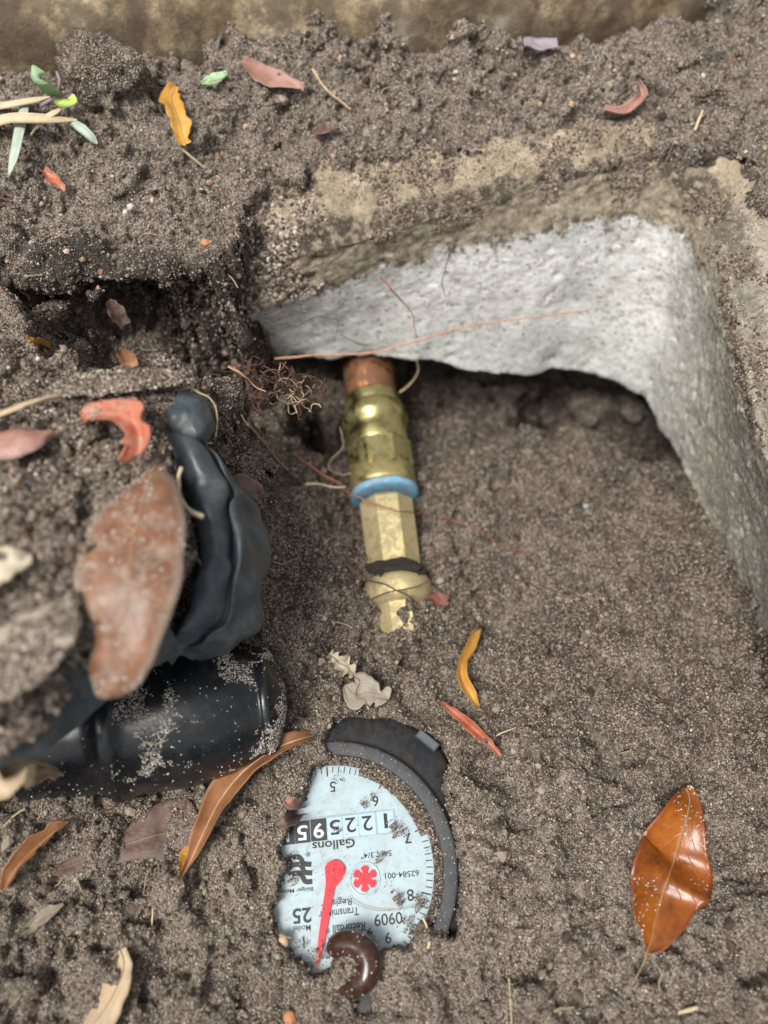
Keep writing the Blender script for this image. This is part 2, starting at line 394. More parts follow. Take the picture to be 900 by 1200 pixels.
pos2 = np.c_[fx, fy, np.zeros_like(fx)]
n_edge = fbm(pos2 * .55, 3, 4); n_fine = fbm(pos2 * 2.2, 5, 3)
zf = on_coarse(lambda x, y: tps_eval(floor_fit, x, y))
zf = np.clip(zf, -5.5, 7)
# the dark hollow beside the fitting, and the trench it lies in
hc = P(372, 497, -1.2)
hd = np.sqrt(((fx - hc[0]) / 1.5) ** 2 + ((fy - hc[1]) / 2.1) ** 2) + .25 * n_edge
zf -= 9.0 * (1 - sstep(.6, 1.1, hd))
# the gap dug out under the wall
gb_ = np.array(W([(470, 425, 0), (540, 432, -.4), (610, 440, -.8), (690, 432, -1.0), (745, 455, -1.2), (780, 492, -1.3)]))[:, :2]
gd = np.full(fx.shape, 99.)
for k in range(len(gb_) - 1):
    e = gb_[k + 1] - gb_[k]; t = np.clip(((fx - gb_[k, 0]) * e[0] + (fy - gb_[k, 1]) * e[1]) / (e @ e), 0, 1)
    gd = np.minimum(gd, np.hypot(fx - gb_[k, 0] - t * e[0], fy - gb_[k, 1] - t * e[1]))
zf -= (1.6 + 3.2 * sstep(6, 9, fx)) * (1 - sstep(.3, 2.1, gd + .7 * n_edge))
# shelf of firmer soil between the rubber sleeve and the hollow
SH = W([(255, 455, 6), (286, 466, 6), (296, 500, 5.2), (301, 540, 4.8), (314, 582, 4.4), (318, 630, 3.6), (300, 700, 3), (240, 700, 4), (200, 600, 5), (220, 480, 6)])
shz = 3.4 + (fy - 8.0) * .36
shm = sstep(-.5, .35, sdf(SH, fx, fy) + .35 * n_edge + .12 * n_fine)
zf = np.maximum(zf, zf * (1 - shm) + shz * shm)
# low rises and hollows
zf += .42 * fbm(pos2 * .33, 21, 3) + .34 * fbm(pos2 * .8, 22, 3) - .5 * sstep(.35, .8, vnoise(pos2 * .62 + 7.7, 24))
# soil kept off the meter
dx = sdf(EX, fx, fy)
zf = np.where(dx > -3, zf + (np.clip(zf, .32, .55) - zf) * (1 - sstep(0, 2.2, -dx)), zf)
rdm = np.hypot(fx - P(390, 1020, 0)[0], fy - P(390, 1020, 0)[1])
zf = np.maximum(zf, (.84 + .08 * n_edge) * (1 - sstep(5.3, 6.6, rdm)) + zf * sstep(5.3, 6.6, rdm))
mex = sstep(-.28, .06, dx + .1 * n_fine + .06 * n_edge)
zf = zf * (1 - mex) + (-1.6) * mex
# bank toward the near side, outside the picture
zf = zf + (9.2 - zf) * sstep(-4.6, -7.8, fy)
zt = on_coarse(lambda x, y: tps_eval(top_fit, x, y)) + .45 * fbm(pos2 * .3, 31, 3) + .3 * n_edge + .55 * sstep(30, 36, fy) * np.maximum(0, n_edge)
dt = sdf(S1, fx, fy)
wt = .35 + .6 * sstep(-5.5, -8, fx)
dq = dt + .5 * n_edge + .2 * n_fine
onwall = sstep(-9.5, -5.8, fx)                       # where the dirt thins out over the concrete ledge
zt = zt + onwall * (9.12 - .95 * sstep(2.5, 7, fx) * (1 - sstep(10.5, 12.5, fx)) + .1 * n_edge - zt) * (1 - sstep(-.2, 4.0, dq))
mt = sstep(-1, 1, dq / wt)
zg = zf * (1 - mt) + zt * mt
zm = on_coarse(lambda x, y: tps_eval(mound_fit, x, y)) + .4 * fbm(pos2 * .4, 41, 4)
dm = sdf(MG, fx, fy)
mm = sstep(-1.2 + .8 * sstep(13, 16, fy), .8 - .4 * sstep(13, 16, fy), dm + .45 * n_edge + .15 * n_fine)
zg = np.maximum(zg, zg * (1 - mm) + (zm - .3) * mm)

def micro(p, amp=1.0):
    m = sstep(-.35, .5, vnoise(p * .45, 61))
    d = .32 * fbm(p * .8, 51, 3) + .27 * (1 - np.minimum(worley(p * 1.05, 52), 1) ** 2 - .5) * (.35 + m)
    d -= .38 * sstep(.3, .75, vnoise(p * 1.25, 71)) + .22 * sstep(.35, .7, vnoise(p * 2.6, 73))
    d += .15 * (.6 - np.minimum(worley(p * 3.2, 57), 1)) * (.55 + m)
    d += .07 * vnoise(p * 5.5, 58) + .045 * vnoise(p * 12.0, 59)
    return d * amp
def normals(Z):
    gyy, gxx = np.gradient(Z.reshape(NR, NC), H); n = np.stack([-gxx, -gyy, np.ones_like(gxx)], -1).reshape(-1, 3)
    return unit(n)
Ng = normals(zg)
Vg = np.c_[fx, fy, zg]
cave = sstep(-17, -12.5, fx) * sstep(-6.6, -10.5, fx + .8 * n_edge) * sstep(8.6, 6.0, zg) * sstep(-2.6, -.6, dq)
Vg[:, 1] += (3.4 + .8 * n_edge) * cave
calm = 1 - .75 * sstep(-1.5, .1, dx)
Vg = Vg + Ng * (micro(Vg) * calm)[:, None]

# slab of dirt that overhangs on the left
ds = sdf(MS, fx, fy) + .16 * n_edge + .08 * n_fine
keep = (ds > -.02)
edge = np.clip(1 - np.clip(ds, 0, None) / 1.0, 0, 1)
zs = zm + .12 - 1.3 * (1 - np.sqrt(np.maximum(0, 1 - edge ** 2)))
zs_full = np.where(keep, zs, -99)
Vs = np.c_[fx, fy, zs]; 
idx = np.where(keep)[0]
Nsl = normals(np.where(keep, zs, zm - 1.2))[idx]; Vs = Vs[idx] + Nsl * micro(Vs[idx], 1.25)[:, None]
remap = -np.ones(len(fx), int); remap[idx] = np.arange(len(idx))
FA = grid_faces(NR, NC)
Fs = remap[FA]; Fs = Fs[(Fs >= 0).all(1)]
Vb = np.c_[fx[idx], fy[idx], np.minimum(zs[idx] - .05, zm[idx] - 1.35)]
FsB = Fs[:, ::-1] + len(idx)

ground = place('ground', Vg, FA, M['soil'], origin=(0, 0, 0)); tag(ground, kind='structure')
# black leaf mould and damp soil, with shade painted into recess, hollow and gap
HU_SHADE = W([(20, 335, 8), (100, 312, 8), (200, 296, 8.5), (300, 285, 8.5), (345, 325, 8), (300, 400, 5), (280, 425, 5), (150, 420, 5), (40, 400, 6)])
hum_shade = sstep(-.8, .7, sdf(HU_SHADE, fx, fy) + .9 * n_edge + .35 * n_fine)  # leaf mould on the rim, painted shade in the recess below
hum_shade = np.maximum(hum_shade, .9 * (1 - sstep(.6, 1.15, hd)))  # shade of the hollow painted into the soil colour
hum_shade = np.maximum(hum_shade, .82 * sstep(6.5, .3, gd + 1.8 * n_edge) * sstep(-1, 1.5, fy - 12))  # damp soil at the wall foot, its shade painted in as well
dryv = .8 * sstep(9.5, 3.0, fy + 1.5 * n_edge) + .85 * sstep(7, 9, zg)
at = ground.data.attributes.new('dry', 'FLOAT', 'POINT'); at.data.foreach_set('value', dryv.astype(np.float32))
at = ground.data.attributes.new('humus_shade', 'FLOAT', 'POINT'); at.data.foreach_set('value', hum_shade.astype(np.float32))
mound = place('ground', np.vstack([Vs, Vb]), np.vstack([Fs, FsB]), M['soil'], origin=(0, 0, 0)); tag(mound, kind='structure')
at = mound.data.attributes.new('dry', 'FLOAT', 'POINT'); at.data.foreach_set('value', np.full(len(mound.data.vertices), .5, np.float32))

# country round about, one sheet with a hole where the detailed ground lies
def outer_ground():
    r = []; ring = []
    base = [(X0 + .2, Y0 + .2), (0, Y0 + .2), (X1 - .2, Y0 + .2), (X1 - .2, 18), (X1 - .2, Y1 - .2), (0, Y1 - .2), (X0 + .2, Y1 - .2), (X0 + .2, 18)]
    per = []
    for k in range(8):
        a, b = np.array(base[k]), np.array(base[(k + 1) % 8])
        for t in np.linspace(0, 1, 8, endpoint=False): per.append(a + (b - a) * t)
    per = np.array(per); c = np.array([0, 17.]); V = []
    for s in (1, 1.06, 1.4, 2.5, 6, 20, 80, 400):
        q = c + (per - c) * s
        z = np.full(len(q), 9.3) + (.5 if s > 1 else -.3) * (1 + .6 * fbm(np.c_[q * .08, q[:, 0] * 0], 77, 3))
        V.append(np.c_[q, z])
    V = np.concatenate(V); return V, grid_faces(8, len(per), True)
v, f = outer_ground()
og = place('ground', v, f, M['soil'], origin=(0, 0, 0)); tag(og, kind='structure')

# where a line of sight meets the soil
ZC = np.maximum(zg, zs_full).reshape(NR, NC)
def soil_z(x, y):
    ix = np.clip((np.asarray(x) - X0) / H, 0, NC - 1.001); iy = np.clip((np.asarray(y) - Y0) / H, 0, NR - 1.001)
    return ZC[iy.astype(int), ix.astype(int)]
def hit(px, py, lift=0.0):
    d = ray(px, py); t = np.arange(14, 52, .04); q = CP + d * t[:, None]
    under = q[:, 2] < soil_z(q[:, 0], q[:, 1]); k = np.argmax(under)
    r = q[k].copy(); r[2] += lift; return r

# ================================================================== CONCRETE BOX WALL, KERB
ST = [((262, 416, 1.0), (258, 380, 5.0), (258, 314, 7.2), (250, 222, 8.7), ),
      ((350, 418, 1.1), (350, 352, 5.3), (380, 293, 7.4), (330, 192, 9.0)),
      ((480, 419, 1.0), (500, 305, 5.8), (500, 258, 7.7), (470, 178, 9.0)),
      ((580, 440, 0.0), (640, 275, 6.1), (620, 224, 7.9), (620, 160, 9.0)),
      ((680, 434, -.9), (730, 257, 6.2), (735, 205, 8.0), (760, 145, 9.0)),
      ((745, 458, -1.2), (785, 268, 6.2), (803, 220, 8.0), (870, 150, 9.0)),
      ((775, 495, -1.3), (812, 305, 6.2), (838, 268, 8.0), (930, 200, 9.0)),
      ((803, 555, -1.5), (835, 370, 6.1), (858, 335, 8.0), (960, 270, 9.0)),
      ((835, 620, -1.5), (852, 430, 6.0), (874, 415, 8.0), (985, 380, 9.0)),
      ((870, 715, -1.4), (872, 500, 6.0), (892, 505, 8.0), (1010, 500, 9.0)),
      ((900, 795, -1.4), (900, 600, 6.0), (917, 605, 8.0), (1040, 640, 9.0)),
      ((960, 950, -1.4), (950, 780, 6.0), (975, 790, 8.0), (1090, 830, 9.0)),
      ((1040, 1200, -1.4), (1010, 1000, 6.0), (1040, 1020, 8.0), (1150, 1060, 9.0)),
      ((1100, 1400, -1.4), (1060, 1200, 6.0), (1090, 1220, 8.0), (1200, 1250, 9.0))]
def wall():
    cur = [catmull([P(*s[k]) for s in ST], 420) for k in range(4)]
    T = unit(np.gradient(cur[1], axis=0)); out = np.cross(T, (0, 0, -1.0)); out = -np.cross((0, 0, 1.0), T); out = unit(out)
    # outward = away from the pit
    cen = np.array([2, 12, 0.]);
    sgn = np.sign(np.sum((cur[1] - cen) * out, axis=1))[:, None]; out = out * sgn; out[:, 2] = 0
    down = np.array([0, 0, -1.0])
    keys = [cur[0] + out * 3.0 + down * .1, cur[0] + out * .25 + down * .12, cur[0], cur[0] * .5 + cur[1] * .5 + out * .12, cur[1], cur[1] * .45 + cur[2] * .55 + down * .12, cur[2],
            cur[2] * .86 + cur[3] * .14 + down * .25, cur[2] * .72 + cur[3] * .28 + down * .0, cur[2] * .4 + cur[3] * .6 - down * .12, cur[3], cur[3] + out * 2.0 + down * .6, cur[3] + out * 2.2 + down * 3]
    vk = [0, .05, .1, .3, .5, .6, .69, .72, .75, .85, .93, .97, 1.0]
    cnt = [6, 6, 34, 34, 22, 16, 10, 8, 14, 14, 8, 4]
    rows, vs = [], []
    for k in range(len(keys) - 1):
        for t in np.linspace(0, 1, cnt[k], endpoint=False):
            rows.append(keys[k] * (1 - t) + keys[k + 1] * t); vs.append(vk[k] * (1 - t) + vk[k + 1] * t)
    V = np.array(rows)                    # rows along profile
    for _ in range(2): V[1:-1] = (V[:-2] + 2 * V[1:-1] + V[2:]) / 4
    nr, nc = V.shape[:2]
    dr = np.gradient(V, axis=0); dc = np.gradient(V, axis=1); Nn = unit(np.cross(dc, dr))
    side = np.sign(np.sum(Nn[40] * -out, axis=1).mean()); Nn = Nn * side
    p = V.reshape(-1, 3); vv = np.repeat(vs, nc)
    rough = .42 + .8 * sstep(.45, .6, vv) + 1.1 * sstep(.2, .08, vv)
    u = np.tile(np.linspace(0, 1, nc), nr)
    rough = rough + .7 * sstep(.45, .7, u)
    d = .15 * fbm(p * .22, 101, 3) + .05 * fbm(p * .6, 102, 3) + rough * (.085 * fbm(p * .8, 103, 4) + .03 * vnoise(p * 5, 107) + .02 * vnoise(p * 9, 108))
    pits = np.maximum(0, .36 - worley(p * 1.3, 111)) * sstep(-.1, .4, vnoise(p * .6, 113)) + .6 * np.maximum(0, .3 - worley(p * 2.6, 115)) * sstep(-.2, .4, vnoise(p * .9, 117))
    d -= .62 * pits
    p = p + Nn.reshape(-1, 3) * d[:, None]
    uv = np.c_[u, vv]
    F = grid_faces(nr, nc)
    if side < 0: F = F[:, ::-1]
    return p, F, uv
v, f, uv = wall()
wall_v, wall_f = v, f
o = place('meter_box_wall', v, f, M['concrete'], uv=uv)
tag(o, 'pale weathered concrete wall of the buried meter box with curved corner and stained brown rim', 'concrete wall')

def kerb():
    line = [P(a, b, 10.0) for a, b in ((-300, 140), (-80, 112), (0, 102), (250, 74), (400, 63), (560, 63), (700, 44), (830, 24), (960, 2), (1250, -50))]
    c = catmull(line, 360); T = unit(np.gradient(c, axis=0)); n = np.cross((0, 0, 1.0), T); n = unit(n)   # n points away (+y)
    prof = [(-.05, -3), (-.1, 0), (.0, 1.0), (.35, 2.0), (1.0, 2.7), (2.2, 3.0), (5, 3.1), (9, 3.1), (12, 3.0), (12.5, 0)]
    prof = catmull([(a, b, 0) for a, b in prof], 80)
    V = c[None] + n[None] * prof[:, 0][:, None, None] + np.array([0, 0, 1.0]) * prof[:, 1][:, None, None]
    p = V.reshape(-1, 3); dsp = .18 * fbm(p * .35, 201, 4) + .05 * fbm(p * 2, 203, 3)
    p = p + dsp[:, None] * np.array([0, -.6, .6])
    return p, grid_faces(80, 360)
v, f = kerb()
o = place('concrete_kerb', v, f, M['kerb'])
tag(o, 'rounded brown stained concrete kerb edge behind the strip of dirt', 'kerb')

# ================================================================== WATER METER
DC = P(390, 1020, 0)
TA = math.radians(185.4)
TU = np.array([math.cos(TA), math.sin(TA), 0]); TV = np.array([-math.sin(TA), math.cos(TA), 0])
RD, RB0, RB1 = 3.72, 4.0, 4.56
M['dial'] = plain('pale_blue_dial', (.42, .53, .57), .35, var=.08, vscale=1.0, bstr=.03, dirt=(.36, .33, .28), dirt_amt=.2)
M['print'] = NG('black_print').out((.012, .014, .016), .5)
M['white_print'] = NG('white_print').out((.75, .82, .84), .5)
M['red'] = plain('red_plastic', (.74, .015, .035), .45, var=.12, bstr=.03)
M['black_plastic'] = plain('worn_black_plastic', (.02, .022, .025), .5, var=.4, bstr=.4, bdist=.04, dirt=(.1, .078, .06), dirt_amt=.22)
M['bezel'] = plain('grey_black_bezel', (.038, .043, .049), .5, var=.4, bstr=.6, bdist=.04, bscale=16, dirt=(.18, .15, .12), dirt_amt=.2)
M['wheel_w'] = plain('pale_wheel', (.42, .55, .61), .4, var=.04)
M['wheel_b'] = plain('black_wheel', (.02, .022, .025), .4, var=.1)
M['clear'] = plain('clear_ring', (.42, .54, .6), .15, var=.05)
def glass_mat():
    g = NG('clear_glass'); nt = g.t
    fr = g.n('ShaderNodeFresnel'); fr.inputs[0].default_value = 1.22
    tr = g.n('ShaderNodeBsdfTransparent'); gl = g.n('ShaderNodeBsdfGlossy'); gl.inputs['Roughness'].default_value = .12
    mx = g.n('ShaderNodeMixShader'); g.l(fr.outputs[0], mx.inputs[0]); g.l(tr.outputs[0], mx.inputs[1]); g.l(gl.outputs[0], mx.inputs[2])
    nt.links.new(mx.outputs[0], nt.nodes['Material Output'].inputs['Surface']); return g.m
M['glass'] = glass_mat()

meter = thing('water_meter', (DC[0], DC[1], -3), 'round water meter with pale blue dial and red pointer, half buried in sandy soil', 'water meter')
def ring_geo(prof, seg=128, radfun=None):
    th = np.linspace(0, 2 * np.pi, seg, endpoint=False); V = []
    for r, z in prof:
        rr = r + (radfun(th) if radfun and r > 4.65 else 0)
        V.append(np.c_[DC[0] + rr * np.cos(th), DC[1] + rr * np.sin(th), np.full(seg, z)])
    return np.concatenate(V), grid_faces(len(prof), seg, True)
def disc(r, z, seg=96, c=DC):
    th = np.linspace(0, 2 * np.pi, seg, endpoint=False)
    V = np.vstack([np.c_[c[0] + r * np.cos(th), c[1] + r * np.sin(th), np.full(seg, z)], np.c_[c[0] + r * np.cos(th), c[1] + r * np.sin(th), np.full(seg, z - .15)]])
    F = [tuple(range(seg)), tuple(range(2 * seg - 1, seg - 1, -1))] + [(i, seg + i, seg + (i + 1) % seg, (i + 1) % seg) for i in range(seg)]
    return V, F
v, f = disc(RD + .25, 0); face = place('dial_face', v, f, M['dial'], meter, smooth=False)
bez = [(RB0, -.2), (RB0, .36), (RB0 + .03, .41), (RB0 + .06, .43), (RB1 - .1, .45), (RB1 - .05, .44), (RB1 - .015, .40), (RB1, .34), (RB1, -.9)]
v, f = ring_geo(bez); place('bezel', v, f[:, ::-1], M['bezel'], meter)
def bulge(th): 
    a = np.angle(np.exp(1j * (th - math.radians(66)))); return 1.05 * np.exp(-(a / .62) ** 4) + .12
v, f = ring_geo([(RB1 - .2, .12), (RB1 + .02, .1), (4.72, .02), (4.82, -.12), (4.9, -.5), (4.95, -3)], 160, lambda th: bulge(th)); 
th_ = np.arctan2(v[:, 1] - DC[1], v[:, 0] - DC[0])
v[:, 2] += .07 * fbm(v * .7, 301, 3) - 1.0 * (1 - sstep(-.75, -.35, th_) * sstep(2.35, 2.0, th_))
place('housing', v, f[:, ::-1], M['black_plastic'], meter)
def box_geo(c, ux, uy, sx, sy, z0, z1, bev=.04):
    c = np.asarray(c, float); V = []
    for z, k in ((z0, 0), (z1 - bev, 0), (z1, bev)):
        for a, b in ((-1, -1), (1, -1), (1, 1), (-1, 1)):
            q = c + ux * a * (sx / 2 - k) + uy * b * (sy / 2 - k); V.append((q[0], q[1], z))
    F = []
    for k in (0, 4): F += [(k + i, k + (i + 1) % 4, k + 4 + (i + 1) % 4, k + 4 + i) for i in range(4)]
    return np.array(V), F + [(8, 9, 10, 11)]
ht = P(501, 868, .1); hu = unit(P(518, 882, .1) - P(485, 855, .1)); hv = np.cross((0, 0, 1.0), hu)
v, f = box_geo(ht, hu, hv, .95, .34, -1, .3, .05); place('hinge_tab', v, f, plain('worn_tab', (.085, .1, .115), .45, var=.2, dirt=(.15, .12, .1), dirt_amt=.15), meter, smooth=False)
gp = [(.05, .172), (1.5, .172), (2.8, .171), (3.3, .168), (3.52, .158), (3.64, .13), (3.7, .09), (3.72, .03)]
v, f = ring_geo(gp, 96); place('glass_cover', v, f[:, ::-1], M['glass'], meter)

def L(px, py): return P(px, py, 0)
def text(s, px, py, hpx, z=.012, mat='print', wpx=None, bold=0.0, parent=None, name='lettering', rot=0.0):
    cu = bpy.data.curves.new('t', 'FONT'); cu.body = s; cu.align_x = 'CENTER'; cu.align_y = 'CENTER'; cu.size = 1.0; cu.offset = max(bold, .008); cu.resolution_u = 4
    ob = bpy.data.objects.new('t', cu); C.objects.link(ob)
    dg = bpy.context.evaluated_depsgraph_get(); me0 = bpy.data.meshes.new_from_object(ob.evaluated_get(dg))
    C.objects.unlink(ob); bpy.data.objects.remove(ob)
    co = np.array([vv.co[:] for vv in me0.vertices]); F = [tuple(p.vertices) for p in me0.polygons]
    lo, hi = co.min(0), co.max(0); co -= (lo + hi) / 2
    c = L(px, py); k = cmpp(c)
    sy = hpx * k * .9 / (hi[1] - lo[1]); sx = sy if wpx is None else wpx * k / (hi[0] - lo[0])
    a = TA + rot; u = np.array([math.cos(a), math.sin(a), 0]); vv = np.array([-math.sin(a), math.cos(a), 0])
    V = c + co[:, :1] * sx * u + co[:, 1:2] * sy * vv; V[:, 2] = z
    bpy.data.meshes.remove(me0)
    return place(name, V, F, M[mat], parent or face, smooth=False)
for s, px, py, h in (('5', 390, 922, 13), ('6', 440, 939, 13), ('7', 478, 982, 13), ('8', 481, 1049, 14), ('9', 455, 1099, 13), ('1', 356, 1104, 13)):
    text(s, px, py, h, name='numeral')
text('Gallons', 391, 990, 11, wpx=50, bold=.014)
text('5/8", 3/4"', 441, 1001, 8, wpx=36)
text('62584-001', 471, 1025, 7, wpx=40)
text('Register', 394, 1057, 10.5, wpx=36)
text('Transmitter', 397, 1070, 9.5, wpx=47)
text('Recordall', 409, 1087, 9.5, wpx=38, bold=.012); text('®', 384, 1091, 6)
text('0909', 455, 1077, 14, wpx=33)
text('25', 354, 1073, 18, wpx=22, bold=.02); text('Model', 354, 1088, 7, wpx=20)
text('Badger Meter', 347, 1043, 6, wpx=40); text('®', 361, 1001, 6)
def strokes(name, paths, wid, z, mat, parent):
    V, F = [], []
    for pth in paths:
        q = catmull([L(*p) for p in pth], 18); T = unit(np.gradient(q, axis=0)); n = np.cross((0, 0, 1.0), T); b = len(V)
        wv = wid * cmpp(q[0]) / 2
        for a, m in zip(q, n):
            for sgn in (-1, 1): V.append((*(a + sgn * m * wv)[:2], z))
        F += [(b + 2 * i, b + 2 * i + 1, b + 2 * i + 3, b + 2 * i + 2) for i in range(17)]
        z += .0011
    return place(name, np.array(V), F, M[mat], parent, smooth=False)
strokes('logo', [[(341, 1005), (349, 1004), (353, 1007), (356, 1012), (365, 1013)], [(343, 1014), (350, 1013), (354, 1016), (357, 1022), (366, 1023)], [(342, 1024), (350, 1023), (354, 1026), (358, 1033), (366, 1033)],
                 [(342, 1005), (339.5, 1007), (339.5, 1011), (343, 1014)], [(343, 1014), (340, 1017), (340, 1022), (342, 1024)]], 5.5, .012, 'print', face)
# tick marks round the edge
V, F = [], []
for k in range(100):
    a = TA + math.radians(90) + k * 2 * math.pi / 100; e = np.array([math.cos(a), math.sin(a), 0]); n = np.array([-e[1], e[0], 0]); b = len(V)
    r0 = RD - (.42 if k % 10 == 0 else .30); wd = .016 if k % 10 else .024
    for r, s in ((r0, -1), (r0, 1), (RD - .06, 1), (RD - .06, -1)):
        q = DC + e * r + n * s * wd; V.append((q[0], q[1], .011))
    F.append((b, b + 1, b + 2, b + 3))
place('tick_marks', np.array(V), F, M['print'], face, smooth=False)
# number wheels in their window
odo_c = [(452, 963, 20, '1', 0), (430.5, 966, 20, '2', 0), (411, 968, 19, '2', 0), (392.5, 970.5, 18, '5', 0), (373.5, 972.5, 19, '9', 1), (354.5, 975, 18, '5', 1), (337, 977, 17, '1', 1)]
v, f = box_geo(L(395, 969), TU, TV, 4.42, .84, .006, .016, .002); place('window_frame', v, f, plain('window_frame_grey', (.3, .38, .42), .5, var=.1), face, smooth=False)  # grey-blue frame, seen as a line round the wheels
odo = face
for px, py, wp, ch, blk in odo_c:
    c = L(px, py); k = cmpp(c)
    v, f = box_geo(c, TU, TV, wp * k - .012, 24 * k, .012, .03, .006)
    wh = place('number_wheel', v, f, M['wheel_b' if blk else 'wheel_w'], meter, smooth=False)
    text(ch, px, py + (1 if blk else -1), 18, z=.04, mat='white_print' if blk else 'print', wpx=(12 if ch != '1' else 4), bold=.012 if blk else 0, parent=wh, name='digit')
# red pointer
def extrude_poly(name, pts, z0, z1, mat, parent):
    q = [L(*p) for p in pts]; n = len(q); V = [(a[0], a[1], z1) for a in q] + [(a[0], a[1], z0) for a in q]
    ar = sum(V[i][0] * V[(i + 1) % n][1] - V[(i + 1) % n][0] * V[i][1] for i in range(n))
    F = [tuple(range(n)) if ar > 0 else tuple(range(n))[::-1]] + [(i, (i + 1) % n, n + (i + 1) % n, n + i) if ar < 0 else (n + i, n + (i + 1) % n, (i + 1) % n, i) for i in range(n)]
    return place(name, np.array(V), F, mat, parent, smooth=False)
hc_ = np.array([392.5, 1020.0])
arc = [tuple(hc_ + 12.0 * np.array([math.cos(t), math.sin(t)])) for t in np.linspace(math.radians(195), math.radians(400), 16)]
ptr = extrude_poly('pointer', arc + [(399, 1033), (392.5, 1040), (390, 1052), (384, 1085), (379, 1110), (372.5, 1133), (370.2, 1133), (372, 1110), (375, 1085), (380, 1050), (382, 1035)], .06, .11, M['red'], meter)
v, f = lathe_geo((L(390, 1021)[0], L(390, 1021)[1], .105), (0, 0, 1.0001), [(0, .14), (.03, .13), (.04, .10), (.03, .07), (.02, .02)], 20); place('hub', v, f, M['red'], ptr)
# leak star in its clear ring
sc_ = L(427.5, 1030)
th = np.linspace(0, 2 * np.pi, 48, endpoint=False)
V = np.concatenate([np.c_[sc_[0] + r * np.cos(th), sc_[1] + r * np.sin(th), np.full(48, z)] for r, z in ((.58, .012), (.57, .035), (.52, .035), (.50, .012))])
place('star_ring', V, grid_faces(4, 48, True), M['clear'], meter)
pts = []
for k in range(6):
    a0 = math.radians(90 + 60 * k)
    for da, r in ((-27, 7.2), (-19, 8), (-23, 12.6), (-9, 14.6), (9, 14.6), (23, 12.6), (19, 8), (27, 7.2)):
        a = a0 + math.radians(da); pts.append((427.5 + r * math.cos(a), 1030 - r * 1.05 * math.sin(a)))
extrude_poly('leak_star', pts, .03, .07, M['red'], meter)

# ================================================================== PIPE AND BRASS FITTING
M['copper'] = plain('dull_copper', (.34, .145, .065), .42, 1, var=.4, vscale=.8, dirt=(.13, .085, .055), dirt_amt=.45)
M['brass'] = plain('tarnished_brass', (.6, .5, .22), .34, 1, var=.3, vscale=.7, bstr=.12, dirt=(.15, .12, .09), dirt_amt=.3)
M['brass_dull'] = plain('olive_brass', (.42, .37, .15), .3, 1, var=.35, vscale=.7, bstr=.12, dirt=(.16, .14, .11), dirt_amt=.3)
M['brass_cast'] = plain('sandy_cast_brass', (.74, .62, .32), .5, .85, var=.22, vscale=1.6, bscale=16, bstr=.5, bdist=.04, dirt=(.26, .21, .165), dirt_amt=.42)
M['blue'] = plain('sky_blue_tape', (.14, .52, .9), .55, var=.2, vscale=1.7, dirt=(.36, .3, .24), dirt_amt=.5)
A0, B0 = P(427, 398, -.45), P(472, 745, -1.15)
fit = thing('pipe_fitting', (A0 + B0) / 2 - np.array([0, 0, 1.5]), 'brass pipe fitting with blue ring on a copper pipe running out from under the wall', 'pipe fitting')
AX = unit(B0 - A0)
def at_px(py):                       # distance along the axis of the point seen at this height
    lo, hi = -6., 22.
    for _ in range(40):
        m = (lo + hi) / 2; q = A0 + AX * m + np.array([0, 0, 1.25]) - CP; yy = 600 - F_PX * np.dot(q, CU) / np.dot(q, CF)
        lo, hi = (m, hi) if yy < py else (lo, m)
    return lo
def rr(wpx, py): return wpx / 2 * cmpp(A0 + AX * at_px(py))
def seg_part(name, spec, mat, seg=48, facet=False, label=None):
    prof = [(at_px(py), rr(wp, py)) for py, wp in spec]
    v, f = lathe_geo(A0, AX, prof, 8 if facet else seg, facet)
    o = place(name, v, f, M[mat], fit, smooth=not facet)
    if label: o['label'] = label
    return o
seg_part('copper_pipe', [(380, 58), (420, 59), (458, 59)], 'copper')
seg_part('collar', [(449, 58), (450, 63), (452, 65), (464, 66), (466, 64)], 'brass_dull')
seg_part('compression_nut', [(463, 66), (468, 74), (474, 78), (482, 78), (485, 71), (494, 71), (508, 72), (512, 68)], 'brass_dull')
o = seg_part('hex_nut', [(510, 72), (511, 79), (540, 80), (541, 74)], 'brass_dull', facet=True)
seg_part('union_body', [(533, 70), (534, 76), (552, 77), (556, 79), (559, 78), (561, 70)], 'brass')
seg_part('blue_ring', [(561, 70), (561.3, 79), (562, 79.6), (567, 80), (567.8, 79), (568, 66)], 'blue')
seg_part('octagonal_body', [(574, 60), (578, 66), (660, 66), (676, 65), (678, 60)], 'brass_cast', facet=True)
seg_part('flange', [(667, 62), (669, 74), (673, 80), (682, 83), (692, 82), (698, 76), (701, 64)], 'brass_cast')
seg_part('tail', [(696, 62), (700, 66), (722, 63), (736, 60), (744, 50)], 'brass_cast', facet=True)

# ================================================================== BLACK CAP, RUBBER SLEEVE
M['cap'] = plain('glossy_black_plastic', (.010, .012, .015), .26, var=.3, vscale=.6, bstr=.06, bdist=.05, dirt=(.1, .085, .07), dirt_amt=.12)
M['rubber'] = plain('grey_black_rubber', (.044, .06, .072), .36, var=.3, vscale=.8, bstr=.2, bdist=.05, dirt=(.24, .2, .165), dirt_amt=.2)
cA, cB = P(30, 862, 2.3), P(338, 818, 1.7)
caxis = unit(cB - cA); clen = np.linalg.norm(cB - cA)
CAPR = 2.55
cprof = [(0, 2.3), (2.0, 2.45), (2.6, 2.6), (2.95, 2.82), (3.3, 2.84), (3.65, 2.66), (4.4, 2.68), (5.4, 2.66), (6.4, 2.52), (7.2, 2.27), (7.75, 2.0), (7.95, 1.95), (8.05, 2.03), (8.25, 2.0), (8.45, 1.7), (8.68, 1.2), (8.82, .6), (8.88, .05)]
csc = clen / 8.88
cprof = [(a * csc, b) for a, b in cprof]
